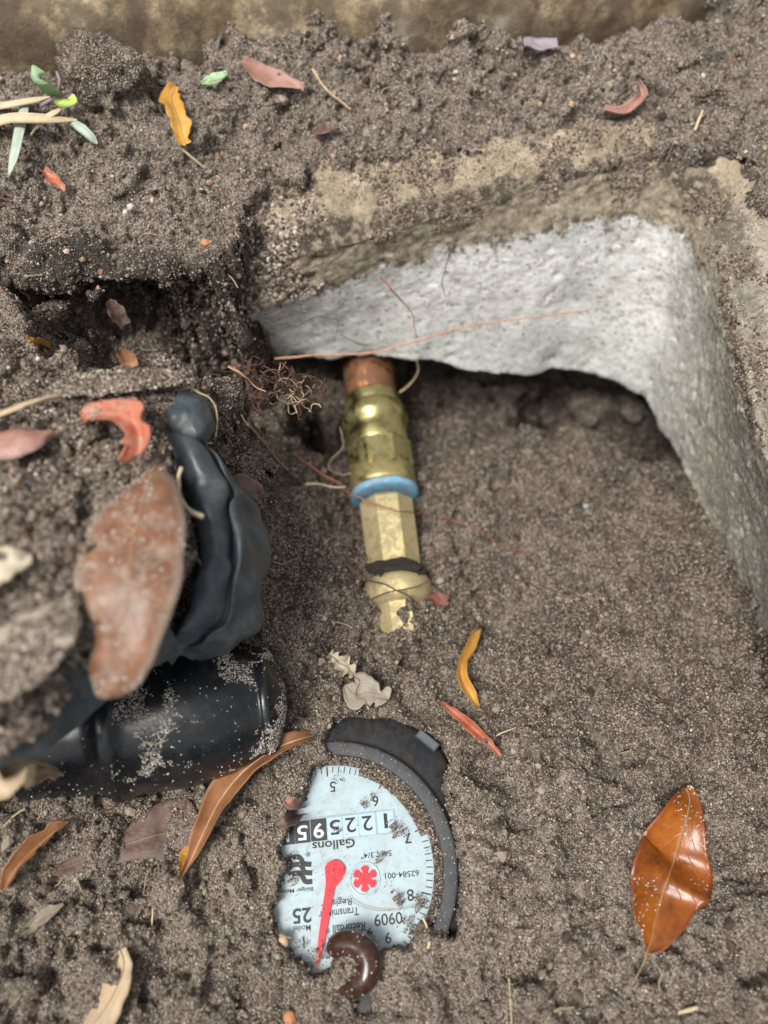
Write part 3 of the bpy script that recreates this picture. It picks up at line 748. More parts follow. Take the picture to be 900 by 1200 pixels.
v, f = lathe_geo(cA, caxis, [tuple(x[:2]) for x in catmull([(a, b, 0) for a, b in cprof], 90)], 72)
o = place('plastic_cap', v, f, M['cap'], smooth=True)
tag(o, 'rounded glossy black plastic cap sprinkled with pale sand under the big red brown leaf', 'cap')
cap_v = v

slv = thing('rubber_sleeve', P(190, 700, 4), 'crumpled black rubber sleeve with rolled rim sticking out of the dirt heap', 'rubber sleeve')
EAR = [((196, 524), (218, 518), (236, 524)), ((199, 534), (236, 530), (250, 540)),
       ((202, 550), (252, 552), (266, 556)), ((222, 583), (271, 585), (288, 590)), ((242, 610), (278, 614), (304, 622)), ((246, 640), (276, 645), (312, 656)),
       ((239, 665), (269, 672), (311, 690)), ((229, 695), (256, 705), (300, 722)), ((210, 720), (236, 732), (282, 752)), ((200, 745), (214, 756), (257, 772)), ((192, 765), (200, 774), (225, 778))]
rows = []
EZ = [9.5, 9.6, 9.5, 9.0, 9.0, 8.9, 8.8, 8.6, 8.3, 8.0, 7.4]
for (i, c, o_), z in zip(EAR, EZ):
    I, Cc, O = P(*i, z), P(*c, z - .1), P(*o_, z - 2.3)
    lb = {585: .1, 614: .45, 645: .55, 672: .1, 705: -.15, 732: .4, 756: .35}.get(c[1], 0)
    cen = P(190, 640, z); inn = unit((cen - I) * np.array([1, 1, 0]))
    r = [I + inn * .9 - np.array([0, 0, 3.0]), I + inn * .25 - np.array([0, 0, .9]), I, I * .72 + Cc * .28 + np.array([0, 0, .42]), I * .3 + Cc * .7 + np.array([0, 0, .36]), Cc, Cc * .93 + O * .07 - np.array([0, 0, .45]),
         Cc * .6 + O * .4 + np.array([0, 0, .55 + lb]), Cc * .2 + O * .8 + np.array([0, 0, .6 + lb]), O, O + inn * .5 - np.array([0, 0, 1.4]), O + inn * 1.4 - np.array([0, 0, 2.6])]
    rows.append(r)
A = np.array(rows)
B = np.stack([catmull(A[:, k], 90) for k in range(A.shape[1])], 1)
Cq = np.stack([catmull(B[j], 44) for j in range(90)], 0).reshape(-1, 3)
Cq += .34 * np.c_[fbm(Cq * .6, 401, 2), fbm(Cq * .6, 402, 2), fbm(Cq * .6, 403, 2)]
place('rolled_rim', Cq, grid_faces(90, 44), M['rubber'], slv)
import bmesh as _bm
_b = _bm.new(); _bm.ops.create_icosphere(_b, subdivisions=5, radius=1); kv = np.array([q.co[:] for q in _b.verts]); kf = [tuple(q.index for q in ff.verts) for ff in _b.faces]; _b.free()
kv = kv * (1 + .16 * fbm(kv * 1.3 + 4, 421, 2))[:, None] * np.array([.72, 1.12, .8]); kr = math.radians(14); kv[:, :2] = kv[:, :2] @ np.array([[math.cos(kr), math.sin(kr)], [-math.sin(kr), math.cos(kr)]])
place('knob', kv + P(223, 496, 9.4), kf, M['rubber'], slv)
lowE = [(-60, 938, 9.2), (0, 902, 9.0), (50, 882, 8.9), (85, 855, 8.7), (113, 828, 8.5), (160, 792, 8.0), (215, 765, 7.3)]
upE = [(-60, 872, 11.0), (0, 838, 10.8), (40, 800, 10.6), (70, 765, 10.4), (95, 745, 10.2), (140, 725, 9.8), (190, 715, 9.0)]
a, b = catmull(W(lowE), 70), catmull(W(upE), 70)
prof = [(b + np.array([-1.2, 1.2, .05])), b, b * .5 + a * .5 + np.array([0, 0, .28]), a * .9 + b * .1 + np.array([0, 0, .12]), a, a + np.array([-.1, .15, -.25]), a * .85 + b * .15 + np.array([0, 0, -.35]), a * .3 + b * .7 + np.array([0, 0, -.5])]
Cq = np.stack([catmull([p[j] for p in prof], 40) for j in range(70)], 0).reshape(-1, 3)
Cq += .1 * np.c_[fbm(Cq * .5, 411, 2), fbm(Cq * .5, 412, 2), fbm(Cq * .5, 413, 2)]
place('flap', Cq, grid_faces(70, 40), M['rubber'], slv)

# ================================================================== LEAVES
def leaf(name, st, mat, label, cat='leaf', curl=.15, fold=0., tilt=0., wave=.05, ragged=.03, lift=.12, n=44, m=13, group=None, rib=True, stalk=None, ribmat=None, seed=None, zs=None, thick=.035, side_up=(0, 0, 1)):
    """st: (px, py, left half-width px, right half-width px[, height]) along the midrib"""
    seed = seed if seed is not None else int(st[0][0] * 7 + st[0][1]); r = np.random.default_rng(seed)
    pts = np.array([P(s[0], s[1], s[4]) if len(s) > 4 else hit(s[0], s[1], lift + .14) for s in st])
    k = np.array([cmpp(p) for p in pts]); wl = np.array([s[2] for s in st]) * k; wr = np.array([s[3] for s in st]) * k
    q = catmull(pts, n); W2 = catmull(np.c_[wl, wr, wl * 0], n)[:, :2]; W2 = np.maximum(W2, .012)
    T = unit(np.gradient(q, axis=0)); sd = unit(np.cross(np.array(side_up, float), T)); nn = np.cross(T, sd)   # sd = to the left of travel
    ti = np.linspace(*tilt, n) if isinstance(tilt, tuple) else np.full(n, tilt)
    sd2 = sd * np.cos(ti)[:, None] + nn * np.sin(ti)[:, None]; nn2 = -sd * np.sin(ti)[:, None] + nn * np.cos(ti)[:, None]
    u = np.linspace(-1, 1, m)
    cu = np.linspace(*curl, n) if isinstance(curl, tuple) else np.full(n, curl)
    fo = np.linspace(*fold, n) if isinstance(fold, tuple) else np.full(n, fold)
    t = np.linspace(0, 1, n)
    V = np.zeros((n, m, 3)); 
    rag = vnoise(np.c_[t * 11, np.full(n, .5), np.full(n, seed % 97)], seed) * ragged * 2
    rag2 = vnoise(np.c_[t * 11, np.full(n, 7.5), np.full(n, seed % 97)], seed) * ragged * 2
    for j, uu in enumerate(u):
        wd = (W2[:, 1] + (rag2 if abs(uu) > .7 else 0)) if uu > 0 else (W2[:, 0] + (rag if abs(uu) > .7 else 0))
        wd = np.maximum(wd, .01)
        f_ = fo * abs(uu) ; 
        lat = wd * uu * np.cos(fo)
        hgt = wd * abs(uu) * np.sin(fo) + cu * abs(uu) ** 2 + wave * vnoise(np.c_[t * 5, np.full(n, uu * 1.5), np.full(n, 3.3)], seed)
        V[:, j] = q + sd2 * lat[:, None] + nn2 * hgt[:, None]
    top = V.reshape(-1, 3); bot = (V - nn2[:, None] * thick).reshape(-1, 3)
    uv = np.stack([np.tile((u + 1) / 2, (n, 1)), np.tile(t[:, None], (1, m))], -1).reshape(-1, 2)
    F = grid_faces(n, m); N = n * m; Fb = F[:, ::-1] + N
    bd = [i * m for i in range(n)] + [(n - 1) * m + j for j in range(1, m)] + [i * m + m - 1 for i in range(n - 2, -1, -1)] + [j for j in range(m - 2, 0, -1)]
    bd = np.array(bd); b2 = np.roll(bd, -1); Fr = np.stack([bd, b2, b2 + N, bd + N], 1)
    base = q[n // 2].copy(); base[2] = min(top[:, 2].min(), bot[:, 2].min())
    th_ = thing(name, base, label, cat, group)
    place('blade', np.vstack([top, bot]), np.vstack([F, Fb, Fr]), mat, th_, uv=np.vstack([uv, uv]))
    if rib:
        rv, rf = tube_geo(V[:, m // 2] + nn2 * .004, .035 * np.linspace(1, .35, n), 6); place('midrib', rv, rf, ribmat or M['rib'], th_)
    if stalk:
        sp = [V[0 if stalk[0] == 's' else -1, m // 2]] + [P(*x) if len(x) > 2 and x[2] is not None else hit(x[0], x[1], lift) for x in stalk[1]]
        rv, rf = tube_geo(catmull(sp, 14), np.linspace(.05, .035, 14), 6); place('stalk', rv, rf, ribmat or M['rib'], th_)
    return V
M['rib'] = plain('leaf_rib', (.3, .2, .11), .7, var=.25)
M['rib_pale'] = plain('pale_leaf_rib', (.5, .4, .27), .7, var=.2)
M['rib_red'] = plain('red_leaf_rib', (.38, .13, .08), .6, var=.2)
LM = dict(
    big=leaf_mat('red_brown_sandy_leaf', (.115, .05, .03), (.27, .125, .065), (.3, .24, .18), .42, .42, (.40, .35, .29), .5, .9, (.35, .27, .2)),
    orange=leaf_mat('wet_orange_leaf', (.11, .027, .006), (.34, .1, .012), (.2, .05, .015), .3, .1, (.55, .5, .45), .3, .8),
    tan=leaf_mat('dry_tan_leaf', (.42, .3, .18), (.58, .46, .31), (.4, .3, .2), .7, .2, (.4, .36, .3), .3),
    brown=leaf_mat('dry_brown_leaf', (.22, .09, .035), (.36, .17, .075), (.3, .15, .07), .5, .12, (.4, .34, .28), .5),
    maroon=leaf_mat('sand_covered_maroon_leaf', (.09, .04, .03), (.17, .08, .06), (.2, .12, .09), .5, .6, (.24, .21, .18), .2),
    pink=leaf_mat('pinkish_brown_leaf', (.28, .13, .1), (.42, .23, .18), (.3, .2, .16), .45, .3, (.36, .32, .28), .2),
    red=leaf_mat('orange_red_leaf', (.36, .075, .03), (.5, .2, .12), (.42, .12, .06), .35, .42, (.4, .34, .28), .2),
    yellow=leaf_mat('ochre_yellow_leaf', (.42, .2, .025), (.6, .32, .05), (.4, .2, .05), .5, .18, (.4, .36, .3), .3),
    crust=leaf_mat('sand_crusted_leaf', (.3, .235, .17), (.46, .38, .29), (.4, .34, .27), .8, .62, (.46, .4, .335), .15, 1.5, (.2, .15, .11)),
    grey=leaf_mat('grey_sandy_leaf', (.26, .22, .17), (.4, .35, .28), (.3, .26, .2), .75, .5, (.38, .34, .29), .4),
    pale=leaf_mat('bleached_leaf', (.4, .34, .24), (.6, .53, .4), (.42, .35, .25), .7, .25, (.35, .3, .25), .3),
    green=leaf_mat('green_leaf', (.2, .34, .16), (.36, .5, .3), (.4, .55, .36), .45, .05, (.4, .36, .3), .3),
    lime=leaf_mat('lime_leaf', (.34, .5, .07), (.5, .65, .15), (.45, .6, .2), .45, .05, (.4, .36, .3), .3),
)
BV = leaf('fallen_leaf', [(185, 538, 4, 4, 10.6), (176, 560, 30, 30, 11.2), (164, 600, 56, 50, 11.7), (154, 650, 70, 58, 11.9), (150, 690, 66, 56, 11.9), (142, 735, 50, 48, 11.6), (130, 770, 34, 44, 11.2), (122, 800, 30, 34, 10.8), (118, 818, 14, 16, 10.5)],
     LM['big'], 'big red brown leaf dusted with sand, lying over the black rubber sleeve', curl=-.3, fold=.0, wave=.06, ragged=.025, n=70, m=21, stalk=('s', [(190, 520, 10.2)]), ribmat=M['rib'])
OV = leaf('fallen_leaf', [(796, 926, 4, 4), (800, 940, 16, 10), (796, 962, 28, 19), (788, 990, 43, 32), (782, 1010, 45, 44), (775, 1030, 45, 47), (768, 1050, 43, 37), (760, 1080, 32, 29), (756, 1100, 17, 18), (750, 1114, 5, 5)],
     LM['orange'], 'glossy wet orange brown leaf speckled with sand on the right of the pit floor', curl=.16, fold=(.05, .22), wave=.05, lift=.6, n=60, m=17, stalk=('e', [(748, 1128, None), (738, 1146, None)]), ribmat=M['rib'], ragged=.02)
leaf('fallen_leaf', [(386, 864, 2, 2), (352, 872, 8, 10), (318, 886, 14, 18), (288, 908, 18, 24), (262, 942, 18, 24), (243, 980, 12, 18), (228, 1012, 6, 9), (214, 1036, 2, 2)], LM['brown'],
     'long folded brown leaf leaning between the black cap and the dial', curl=.12, fold=(.35, .9), tilt=(.35, .1), lift=.55, wave=.06, n=60, ribmat=M['rib_pale'])
MV = leaf('fallen_leaf', [(238, 972, 3, 3), (220, 974, 34, 30), (200, 976, 36, 32), (175, 982, 28, 24), (145, 992, 18, 18), (95, 1012, 12, 10), (50, 1026, 3, 3)], LM['maroon'],
     'maroon leaf mostly covered with sand beside the long folded brown leaf', lift=.12, curl=-.1, wave=.1)
leaf('fallen_leaf', [(232, 990, 6, 6), (224, 1004, 10, 8), (218, 1018, 7, 6), (214, 1028, 2, 2)], LM['yellow'], 'small ochre leaf piece poking from under the folded brown leaf', lift=.15, rib=False)
leaf('fallen_leaf', [(72, 908, 3, 3), (58, 905, 17, 13), (40, 906, 14, 20), (22, 910, 22, 24), (4, 918, 26, 26), (-14, 926, 8, 8)], LM['tan'], 'pale tan broken leaf under the edge of the black rubber flap', lift=.2, wave=.12, curl=.1, ragged=.12, ribmat=M['rib'])
leaf('fallen_leaf', [(86, 964, 2, 2), (64, 980, 8, 6), (44, 998, 16, 10), (26, 1018, 14, 11), (10, 1043, 3, 3)], LM['brown'], 'curled brown leaf scrap left of the sand covered maroon leaf', lift=.25, fold=.7, ragged=.1)
leaf('fallen_leaf', [(78, 1060, 2, 2), (62, 1070, 6, 6), (44, 1084, 7, 7), (20, 1101, 2, 2)], LM['grey'], 'narrow grey leaf lying flat at the lower left', lift=.1)
leaf('fallen_leaf', [(146, 1112, 6, 5), (150, 1128, 14, 8), (144, 1150, 24, 14), (130, 1178, 28, 18), (110, 1206, 16, 20)], LM['tan'], 'tan leaf with dark veins and orange edge at the bottom left', lift=.3, tilt=.35, curl=-.1, ribmat=M['rib'])
leaf('fallen_leaf', [(558, 742, 4, 4), (550, 762, 8, 9), (540, 782, 6, 8), (541, 800, 10, 8), (550, 818, 9, 8), (559, 832, 2, 2)], LM['yellow'], 'small curled ochre leaf with a stub stalk in the middle of the pit floor', lift=.3, fold=.75, curl=.1, stalk=None)
leaf('fallen_leaf', [(517, 826, 2, 2), (535, 840, 6, 6), (555, 857, 7, 7), (572, 873, 5, 5), (586, 889, 2, 2)], LM['red'], 'thin orange red leaf edge sticking out of soil above the meter', lift=.24, fold=.6, tilt=.3, rib=False)
leaf('fallen_leaf', [(405, 808, 3, 3), (416, 818, 15, 14), (428, 816, 15, 24), (442, 818, 12, 8), (456, 822, 8, 8)], LM['grey'], 'grey crumbling leaf scrap just above the meter housing', lift=.4, wave=.16, ragged=.14)
leaf('fallen_leaf', [(386, 770, 4, 4), (396, 778, 9, 8), (408, 786, 9, 8), (415, 794, 3, 3)], LM['pale'], 'tiny bleached leaf scrap below the brass tail', lift=.22, wave=.12, ragged=.1)
RV = leaf('fallen_leaf', [(98, 496, 8, 8, 11.1), (122, 486, 12, 12, 11.5), (148, 486, 14, 14, 11.7), (162, 505, 14, 14, 11.7), (162, 528, 16, 8, 11.5), (146, 543, 3, 3, 11.3)], LM['red'], 'bright orange red curled leaf scrap on the dirt heap', curl=.25, wave=.15, ragged=.1, rib=False)
leaf('fallen_leaf', [(152, 470, 5, 5, 11.1), (158, 482, 7, 7, 11.6), (163, 496, 5, 5, 11.5)], LM['red'], 'small salmon pink leaf flake above the orange red scrap', rib=False)
leaf('fallen_leaf', [(-30, 520, 16, 16, 11.7), (0, 516, 22, 20, 11.9), (30, 511, 20, 18, 11.9), (62, 503, 4, 4, 11.6)], LM['pink'], 'pinkish brown smooth leaf at the left edge of the dirt heap', curl=-.2, wave=.06)
leaf('fallen_leaf', [(-30, 500, 8, 8, 11.7), (0, 488, 10, 7, 11.9), (36, 474, 9, 6, 11.8), (72, 464, 2, 2, 11.4)], LM['tan'], 'sandy tan leaf edge slanting above the pinkish leaf', curl=.1, tilt=-.5, rib=False)
leaf('fallen_leaf', [(40, 410, 3, 3), (50, 413, 6, 5), (64, 416, 3, 3)], LM['yellow'], 'tiny yellow leaf fleck on the far edge of the dirt heap', lift=.35, rib=False)
leaf('fallen_leaf', [(146, 422, 3, 3), (155, 434, 9, 9), (160, 446, 5, 5)], LM['brown'], 'small rust brown leaf flake on top of the dirt heap', lift=.35, rib=False)
CV1 = leaf('fallen_leaf', [(-40, 800, 30, 30, 11.9), (0, 776, 44, 44, 12.1), (36, 744, 44, 40, 12.2), (66, 716, 30, 26, 12.1), (86, 694, 6, 6, 11.9)], LM['crust'], 'large sand crusted grey tan leaf at the left edge above the black flap', curl=-.25, wave=.12, ragged=.05, rib=False)
CV2 = leaf('fallen_leaf', [(50, 462, 4, 4, 11.1), (90, 448, 15, 13, 11.3), (140, 443, 17, 15, 11.3), (190, 440, 13, 12, 10.9), (226, 436, 4, 4, 10.3)], LM['crust'], 'sand crusted leaf lying along the far crest of the dirt heap', curl=-.15, wave=.15, ragged=.06, rib=False)
leaf('bark_chip', [(-16, 672, 22, 22, 12.1), (6, 664, 20, 24, 12.3), (24, 656, 14, 16, 12.2), (36, 650, 5, 5, 12.0)], LM['pale'], 'cream coloured bark chip at the left edge of the dirt heap', 'bark chip', ragged=.05, wave=.12, rib=False, thick=.15)
leaf('fallen_leaf', [(208, 112, 6, 6), (204, 128, 13, 12), (208, 142, 9, 10), (214, 158, 11, 12), (219, 176, 8, 8), (221, 184, 2, 2)], LM['yellow'], 'crinkled orange yellow leaf on the dirt near the kerb', lift=.35, wave=.2, ragged=.08)
leaf('fallen_leaf', [(240, 112, 3, 3), (254, 106, 10, 9), (270, 100, 3, 3)], LM['green'], 'small pale green leaf right of the orange yellow leaf', lift=.3)
leaf('fallen_leaf', [(286, 84, 6, 6), (305, 98, 16, 15), (328, 108, 15, 16), (356, 116, 5, 5)], LM['pink'], 'flat pinkish leaf on the dirt strip below the kerb', lift=.3, wave=.1)
leaf('fallen_leaf', [(704, 142, 5, 5), (722, 146, 10, 8), (738, 138, 8, 8), (748, 124, 6, 5), (744, 108, 2, 2)], LM['pink'], 'hooked pink leaf on the right of the dirt strip', lift=.3, fold=.5)
leaf('fallen_leaf', [(612, 64, 8, 8), (630, 68, 12, 12), (652, 66, 8, 8)], leaf_mat('lilac_grey_leaf', (.26, .22, .25), (.36, .31, .34), (.25, .21, .23), .5, .1, vein=.1), 'lilac grey leaf piece against the kerb foot', lift=.35, rib=False)
leaf('fallen_leaf', [(56, 210, 4, 4), (66, 220, 7, 6), (74, 228, 5, 5), (80, 236, 2, 2)], LM['red'], 'small red leaf scrap below the green seedling', lift=.3, rib=False)
leaf('fallen_leaf', [(270, 578, 5, 5), (284, 576, 14, 14), (300, 582, 10, 10), (306, 592, 3, 3)], LM['maroon'], 'dark maroon leaf flake beside the rubber rim', lift=.35, rib=False)
leaf('fallen_leaf', [(502, 702, 4, 4), (514, 706, 9, 9), (524, 712, 3, 3)], leaf_mat('rust_leaf', (.13, .04, .025), (.2, .07, .045), (.15, .06, .04), .6, .3, vein=.1), 'rusty leaf flake beside the brass flange', lift=.15, rib=False)
leaf('fallen_leaf', [(370, 168, 6, 6), (384, 162, 8, 8), (398, 160, 4, 4)], LM['maroon'], 'dark red leaf fleck in the middle of the dirt strip', lift=.25, rib=False)
leaf('fallen_leaf', [(335, 940, 3, 3), (345, 943, 7, 6), (356, 946, 3, 3)], LM['pink'], 'small reddish leaf flake left of the dial', lift=.2, rib=False)
leaf('fallen_leaf', [(325, 968, 3, 3), (338, 962, 10, 8), (350, 954, 8, 5), (358, 948, 3, 3)], LM['maroon'], 'thin maroon leaf flake touching the black number wheels', lift=.2, rib=False)
leaf('fallen_leaf', [(130, 362, 4, 4), (140, 374, 11, 9), (150, 390, 6, 6)], LM['maroon'], 'dark leaf in the shaded gap behind the dirt heap', lift=.3, rib=False)

# ================================================================== ROOTS, STRAWS, TWIGS
M['root_pink'] = plain('pink_root', (.48, .26, .17), .6, var=.25, vscale=3)
M['root_dark'] = plain('dark_root', (.1, .05, .035), .7, var=.3, vscale=3)
M['root_tan'] = plain('tan_root', (.42, .32, .2), .7, var=.3, vscale=3)
M['straw'] = plain('straw', (.58, .47, .3), .7, var=.2, vscale=3)
M['root_red'] = plain('red_root', (.3, .1, .06), .6, var=.3, vscale=3)
def root(name, pts, rad, mat, label, cat='root', n=40, wob=.03, lift=.1, taper=(1, .5), group=None):
    q = [P(*p) if len(p) > 2 else hit(p[0], p[1], lift) for p in pts]
    c = catmull(q, n); sd = int(pts[0][0] + pts[0][1] * 3)
    c += wob * np.c_[vnoise(c * 2.2 + 3.1, sd), vnoise(c * 2.2 + 9.7, sd + 1), vnoise(c * 2.2 + 5.5, sd + 2)]
    v, f = tube_geo(c, rad * np.linspace(taper[0], taper[1], n) * (1 + .28 * vnoise(c * 3.1, sd + 4)), 6)
    return tag(place(name, v, f, M[mat], smooth=True), label, cat, group)
root('root', [(322, 420, 3.2), (380, 416, 3.4), (440, 413, 3.6), (490, 399, 3.9), (540, 385, 4.2), (600, 375, 4.5), (650, 369, 4.8), (690, 364, 4.9)], .055, 'root_pink', 'long thin pinkish root stretched across the foot of the pale wall', n=70, taper=(1, .6))
root('root', [(444, 322, 6.6), (456, 338, 6.2), (470, 352, 5.6), (484, 372, 4.9), (488, 396, 4.1)], .04, 'root_red', 'reddish hair root hanging down the wall left of the crack', wob=.06)
root('root', [(527, 292, 6.7), (525, 306, 6.2), (521, 318, 5.8), (519, 332, 5.3), (521, 344, 5.0)], .03, 'root_dark', 'short dark root hanging in the crack of the wall', wob=.06)
root('root', [(392, 398, 3.4), (396, 375, 4.4), (370, 372, 4.6), (340, 382, 4.2), (310, 370, 4.9)], .022, 'root_dark', 'hair thin dark root trailing over the left end of the wall', wob=.1)
root('root', [(268, 430, 8.9), (285, 440, 8.6), (300, 452, 8.0), (312, 458, 7.8)], .05, 'root_pink', 'short pinkish root lying on the root tangle', wob=.05)
root('root', [(290, 498), (304, 512, 5.0), (320, 532, 3.2), (337, 551, 2.0)], .045, 'root_pink', 'stiff pinkish root crossing the dark hollow', wob=.03)
root('root', [(345, 532, .8), (362, 545, .7), (385, 560, .7), (402, 568, .8)], .06, 'root_red', 'dark red root reaching the blue ring from the left')
root('root', [(358, 568, .9), (375, 567, .95), (392, 571, .95), (405, 570, .9)], .055, 'straw', 'pale straw root touching the left of the blue ring')
root('root', [(346, 588), (356, 574), (352, 562)], .04, 'root_tan', 'short tan root curving up left of the pale straw root')
root('root', [(398, 500, .6), (402, 520, .9), (392, 535, .5), (384, 548, .3), (398, 556, .6), (412, 554, .9)], .035, 'root_tan', 'looped tan root at the left of the hex nut', wob=.06)
root('root', [(404, 575, .8), (425, 585, 1.0), (448, 594, 1.0), (470, 599, .9), (500, 604), (535, 612), (570, 628), (590, 642), (640, 650)], .04, 'root_red', 'reddish root crossing the brass body and running over the pit floor', n=60)
root('root', [(606, 552), (616, 580), (622, 612), (626, 640)], .035, 'root_red', 'thin red root standing straight on the shaded floor')
root('root', [(400, 655, .6), (425, 676, .75), (448, 684, .9), (470, 694, .85), (490, 706, .5)], .055, 'root_dark', 'dark root running down across the brass flange')
root('root', [(430, 704, .5), (455, 694, .85), (480, 690, .8), (502, 682, .3)], .04, 'root_dark', 'dark root rising to the right across the brass flange')
root('root', [(420, 690, .7), (404, 672, .6), (392, 650), (384, 620)], .035, 'root_dark', 'dark root left of the flange running up the soil')
root('root', [(346, 716), (360, 708), (376, 702), (388, 698)], .045, 'straw', 'pale crooked straw on the soil left of the flange', 'straw')
root('root', [(372, 720), (390, 728), (404, 732), (420, 742)], .04, 'root_tan', 'tan root bit below and left of the brass tail')
root('root', [(310, 655), (330, 662), (350, 655)], .03, 'root_tan', 'thin tan root right of the rubber rim')
root('root', [(468, 460, .2), (482, 448, .3), (490, 436, .6), (488, 420, 1.2)], .045, 'root_tan', 'tan root hanging beside the copper pipe')
root('root', [(430, 405, 2.2), (415, 400, 2.8), (398, 392, 3.2)], .03, 'root_dark', 'dark rootlet on the wall above the copper pipe')
root('root', [(410, 1055, .19), (425, 1062, .19), (445, 1067, .19), (470, 1066, .2), (490, 1060, .3)], .018, 'root_tan', 'thin curved tan hair lying across the dial glass')
root('root', [(496, 1075, .8), (500, 1088, .7), (490, 1100, .6), (494, 1115, .6), (502, 1125, .6)], .04, 'straw', 'pale looped rootlet at the lower right of the dial')
root('root', [(502, 1098, .7), (503, 1108, .7), (500, 1114, .6)], .08, 'straw', 'short thick straw stub at the lower right of the dial', 'straw')
root('straw', [(178, 1036), (180, 1056), (179, 1086)], .05, 'straw', 'short upright straw on the sand below the maroon leaf', 'straw', wob=.01)
root('straw', [(596, 1146), (598, 1172), (599, 1204)], .045, 'straw', 'thin upright straw at the bottom edge right of the dial', 'straw', wob=.02)
root('straw', [(770, 1196), (790, 1188), (816, 1180)], .11, 'pale_twig' if 'pale_twig' in M else 'straw', 'thick pale straw at the bottom right edge', 'straw', wob=.02)
root('straw', [(572, 868), (592, 858), (622, 848)], .035, 'straw', 'thin straw right of the orange red leaf edge', 'straw', wob=.02)
root('straw', [(640, 1192), (655, 1182), (672, 1180)], .045, 'root_tan', 'small bent tan root near the bottom of the pit floor', 'root')
root('straw', [(6, 968), (18, 956), (30, 948)], .05, 'straw', 'short straw left of the curled brown leaf scrap', 'straw')
root('straw', [(88, 1034), (94, 1026), (99, 1018)], .06, 'straw', 'tiny pale straw stub on the maroon leaf end', 'straw')
root('straw', [(168, 868, 4.4), (180, 872, 4.6), (196, 868, 4.6)], .02, 'root_tan', 'fine tan hair on the black cap', 'root')
root('twig', [(0, 232), (20, 242), (34, 252)], .08, 'root_dark', 'short brown twig at the left edge of the dirt strip', 'twig')
root('twig', [(366, 86), (385, 112), (412, 134)], .08, 'root_tan', 'tan twig lying on the dirt strip right of the pinkish leaf', 'twig', lift=.2)
root('twig', [(812, 158), (818, 144), (822, 134)], .08, 'straw', 'short pale twig on the right of the dirt strip', 'twig', lift=.2)
root('twig', [(215, 180), (235, 196), (250, 206), (262, 216)], .06, 'root_tan', 'crooked tan twig below the orange yellow leaf', 'twig', lift=.15)
root('twig', [(212, 548, 10.3), (208, 580, 10.4), (222, 598, 10.5), (238, 606, 10.4)], .1, 'straw', 'pale green straw sticking out beside the big leaf over the rubber rim', 'straw', taper=(.8, 1))
root('root', [(192, 462, 10), (220, 456, 9.8), (246, 466, 9.6), (254, 486, 9.3), (252, 512, 9)], .04, 'root_tan', 'sandy tan root arching over the top of the rubber sleeve', wob=.05)
root('root', [(190, 545, 10), (195, 520, 9.6), (215, 515, 9.3), (248, 519, 9)], .06, 'root_tan', 'tan root lying across the pinch of the rubber sleeve', wob=.05)
root('root', [(230, 494, 9.2), (232, 506, 9.2), (228, 518, 9.3)], .06, 'straw', 'short pale straw standing on the rubber sleeve', 'straw')
root('root', [(236, 662, 8.2), (230, 650, 8.4), (226, 640, 8.2)], .055, 'straw', 'short straw poking from the dark hollow of the sleeve', 'straw')
root('root', [(268, 470), (280, 480), (292, 500)], .05, 'root_tan', 'tan root beside the root tangle above the maroon flake', wob=.06)
root('root', [(705, 840), (712, 870), (718, 905), (726, 930)], .05, 'root_dark', 'dark buried root forming a line in the sand above the orange leaf', lift=-.02)

def tangle(pts, count, spread, rad, seed, mat, label):
    r = np.random.default_rng(seed); Vs_, Fs_ = [], []; off = 0
    base = [np.array(P(*p)) for p in pts]
    for k in range(count):
        a = base[r.integers(len(base))] + r.normal(0, spread, 3) * (1, 1, .5)
        path = [a]; d = unit(r.normal(0, 1, 3))
        for _ in range(6):
            d = unit(d + r.normal(0, .7, 3)); path.append(path[-1] + d * r.uniform(.12, .3))
        v, f = tube_geo(catmull(path, 16), rad * r.uniform(.6, 1.4), 5, False)
        Vs_.append(v); Fs_ += [tuple(i + off for i in ff) for ff in f]; off += len(v)
    return tag(place('root_tangle', np.vstack(Vs_), Fs_, M[mat]), label, 'root tangle')
tangle([(285, 440, 8.0), (305, 448, 7.4), (325, 452, 6.8), (345, 455, 6.2), (358, 462, 5.8), (300, 470, 7)], 70, .3, .025, 5, 'root_dark', 'dark tangle of fine roots and crumbs overhanging the hollow beside the wall')
tangle([(345, 455, 6.3), (352, 470, 5.8), (360, 458, 5.9), (335, 465, 6.1)], 26, .2, .02, 6, 'root_tan', 'pale tuft of fine roots at the tip of the dark root tangle')

# ================================================================== CLODS, PEBBLES, SHELL, SEEDLING
ICO = None
def ico(sub=3):
    import bmesh
    bm = bmesh.new(); bmesh.ops.create_icosphere(bm, subdivisions=sub, radius=1); V = np.array([v.co[:] for v in bm.verts]); F = [tuple(v.index for v in f.verts) for f in bm.faces]; bm.free(); return V, F
def lump(name, c, size, mat, label, cat, group=None, sub=5, amp=.3, seed=1, rot=0.):
    V, F = ico(sub); a = np.array(size, float)
    V = V * (1 + amp * fbm(V * 1.5 + seed * 3.3, seed, 3) + amp * .35 * vnoise(V * 8 + seed, seed + 5))[:, None] * a
    cs, sn = math.cos(rot), math.sin(rot); V[:, :2] = V[:, :2] @ np.array([[cs, sn], [-sn, cs]])
    return tag(place(name, V + np.asarray(c), F, M[mat] if isinstance(mat, str) else mat), label, cat, group)
M['clod'] = soil_mat('clod_soil', .25)
lump('soil_clod', P(118, 82, 11.2), (2.5, 1.5, 1.3), 'clod', 'big dark clod of soil leaning against the kerb at the upper left', 'soil clod', seed=3, rot=-.7)
lump('soil_clod', hit(690, 478, .3), (1.1, 1.0, .9), 'clod', 'round soil clod in the dark gap under the wall arch', 'soil clod', seed=4)
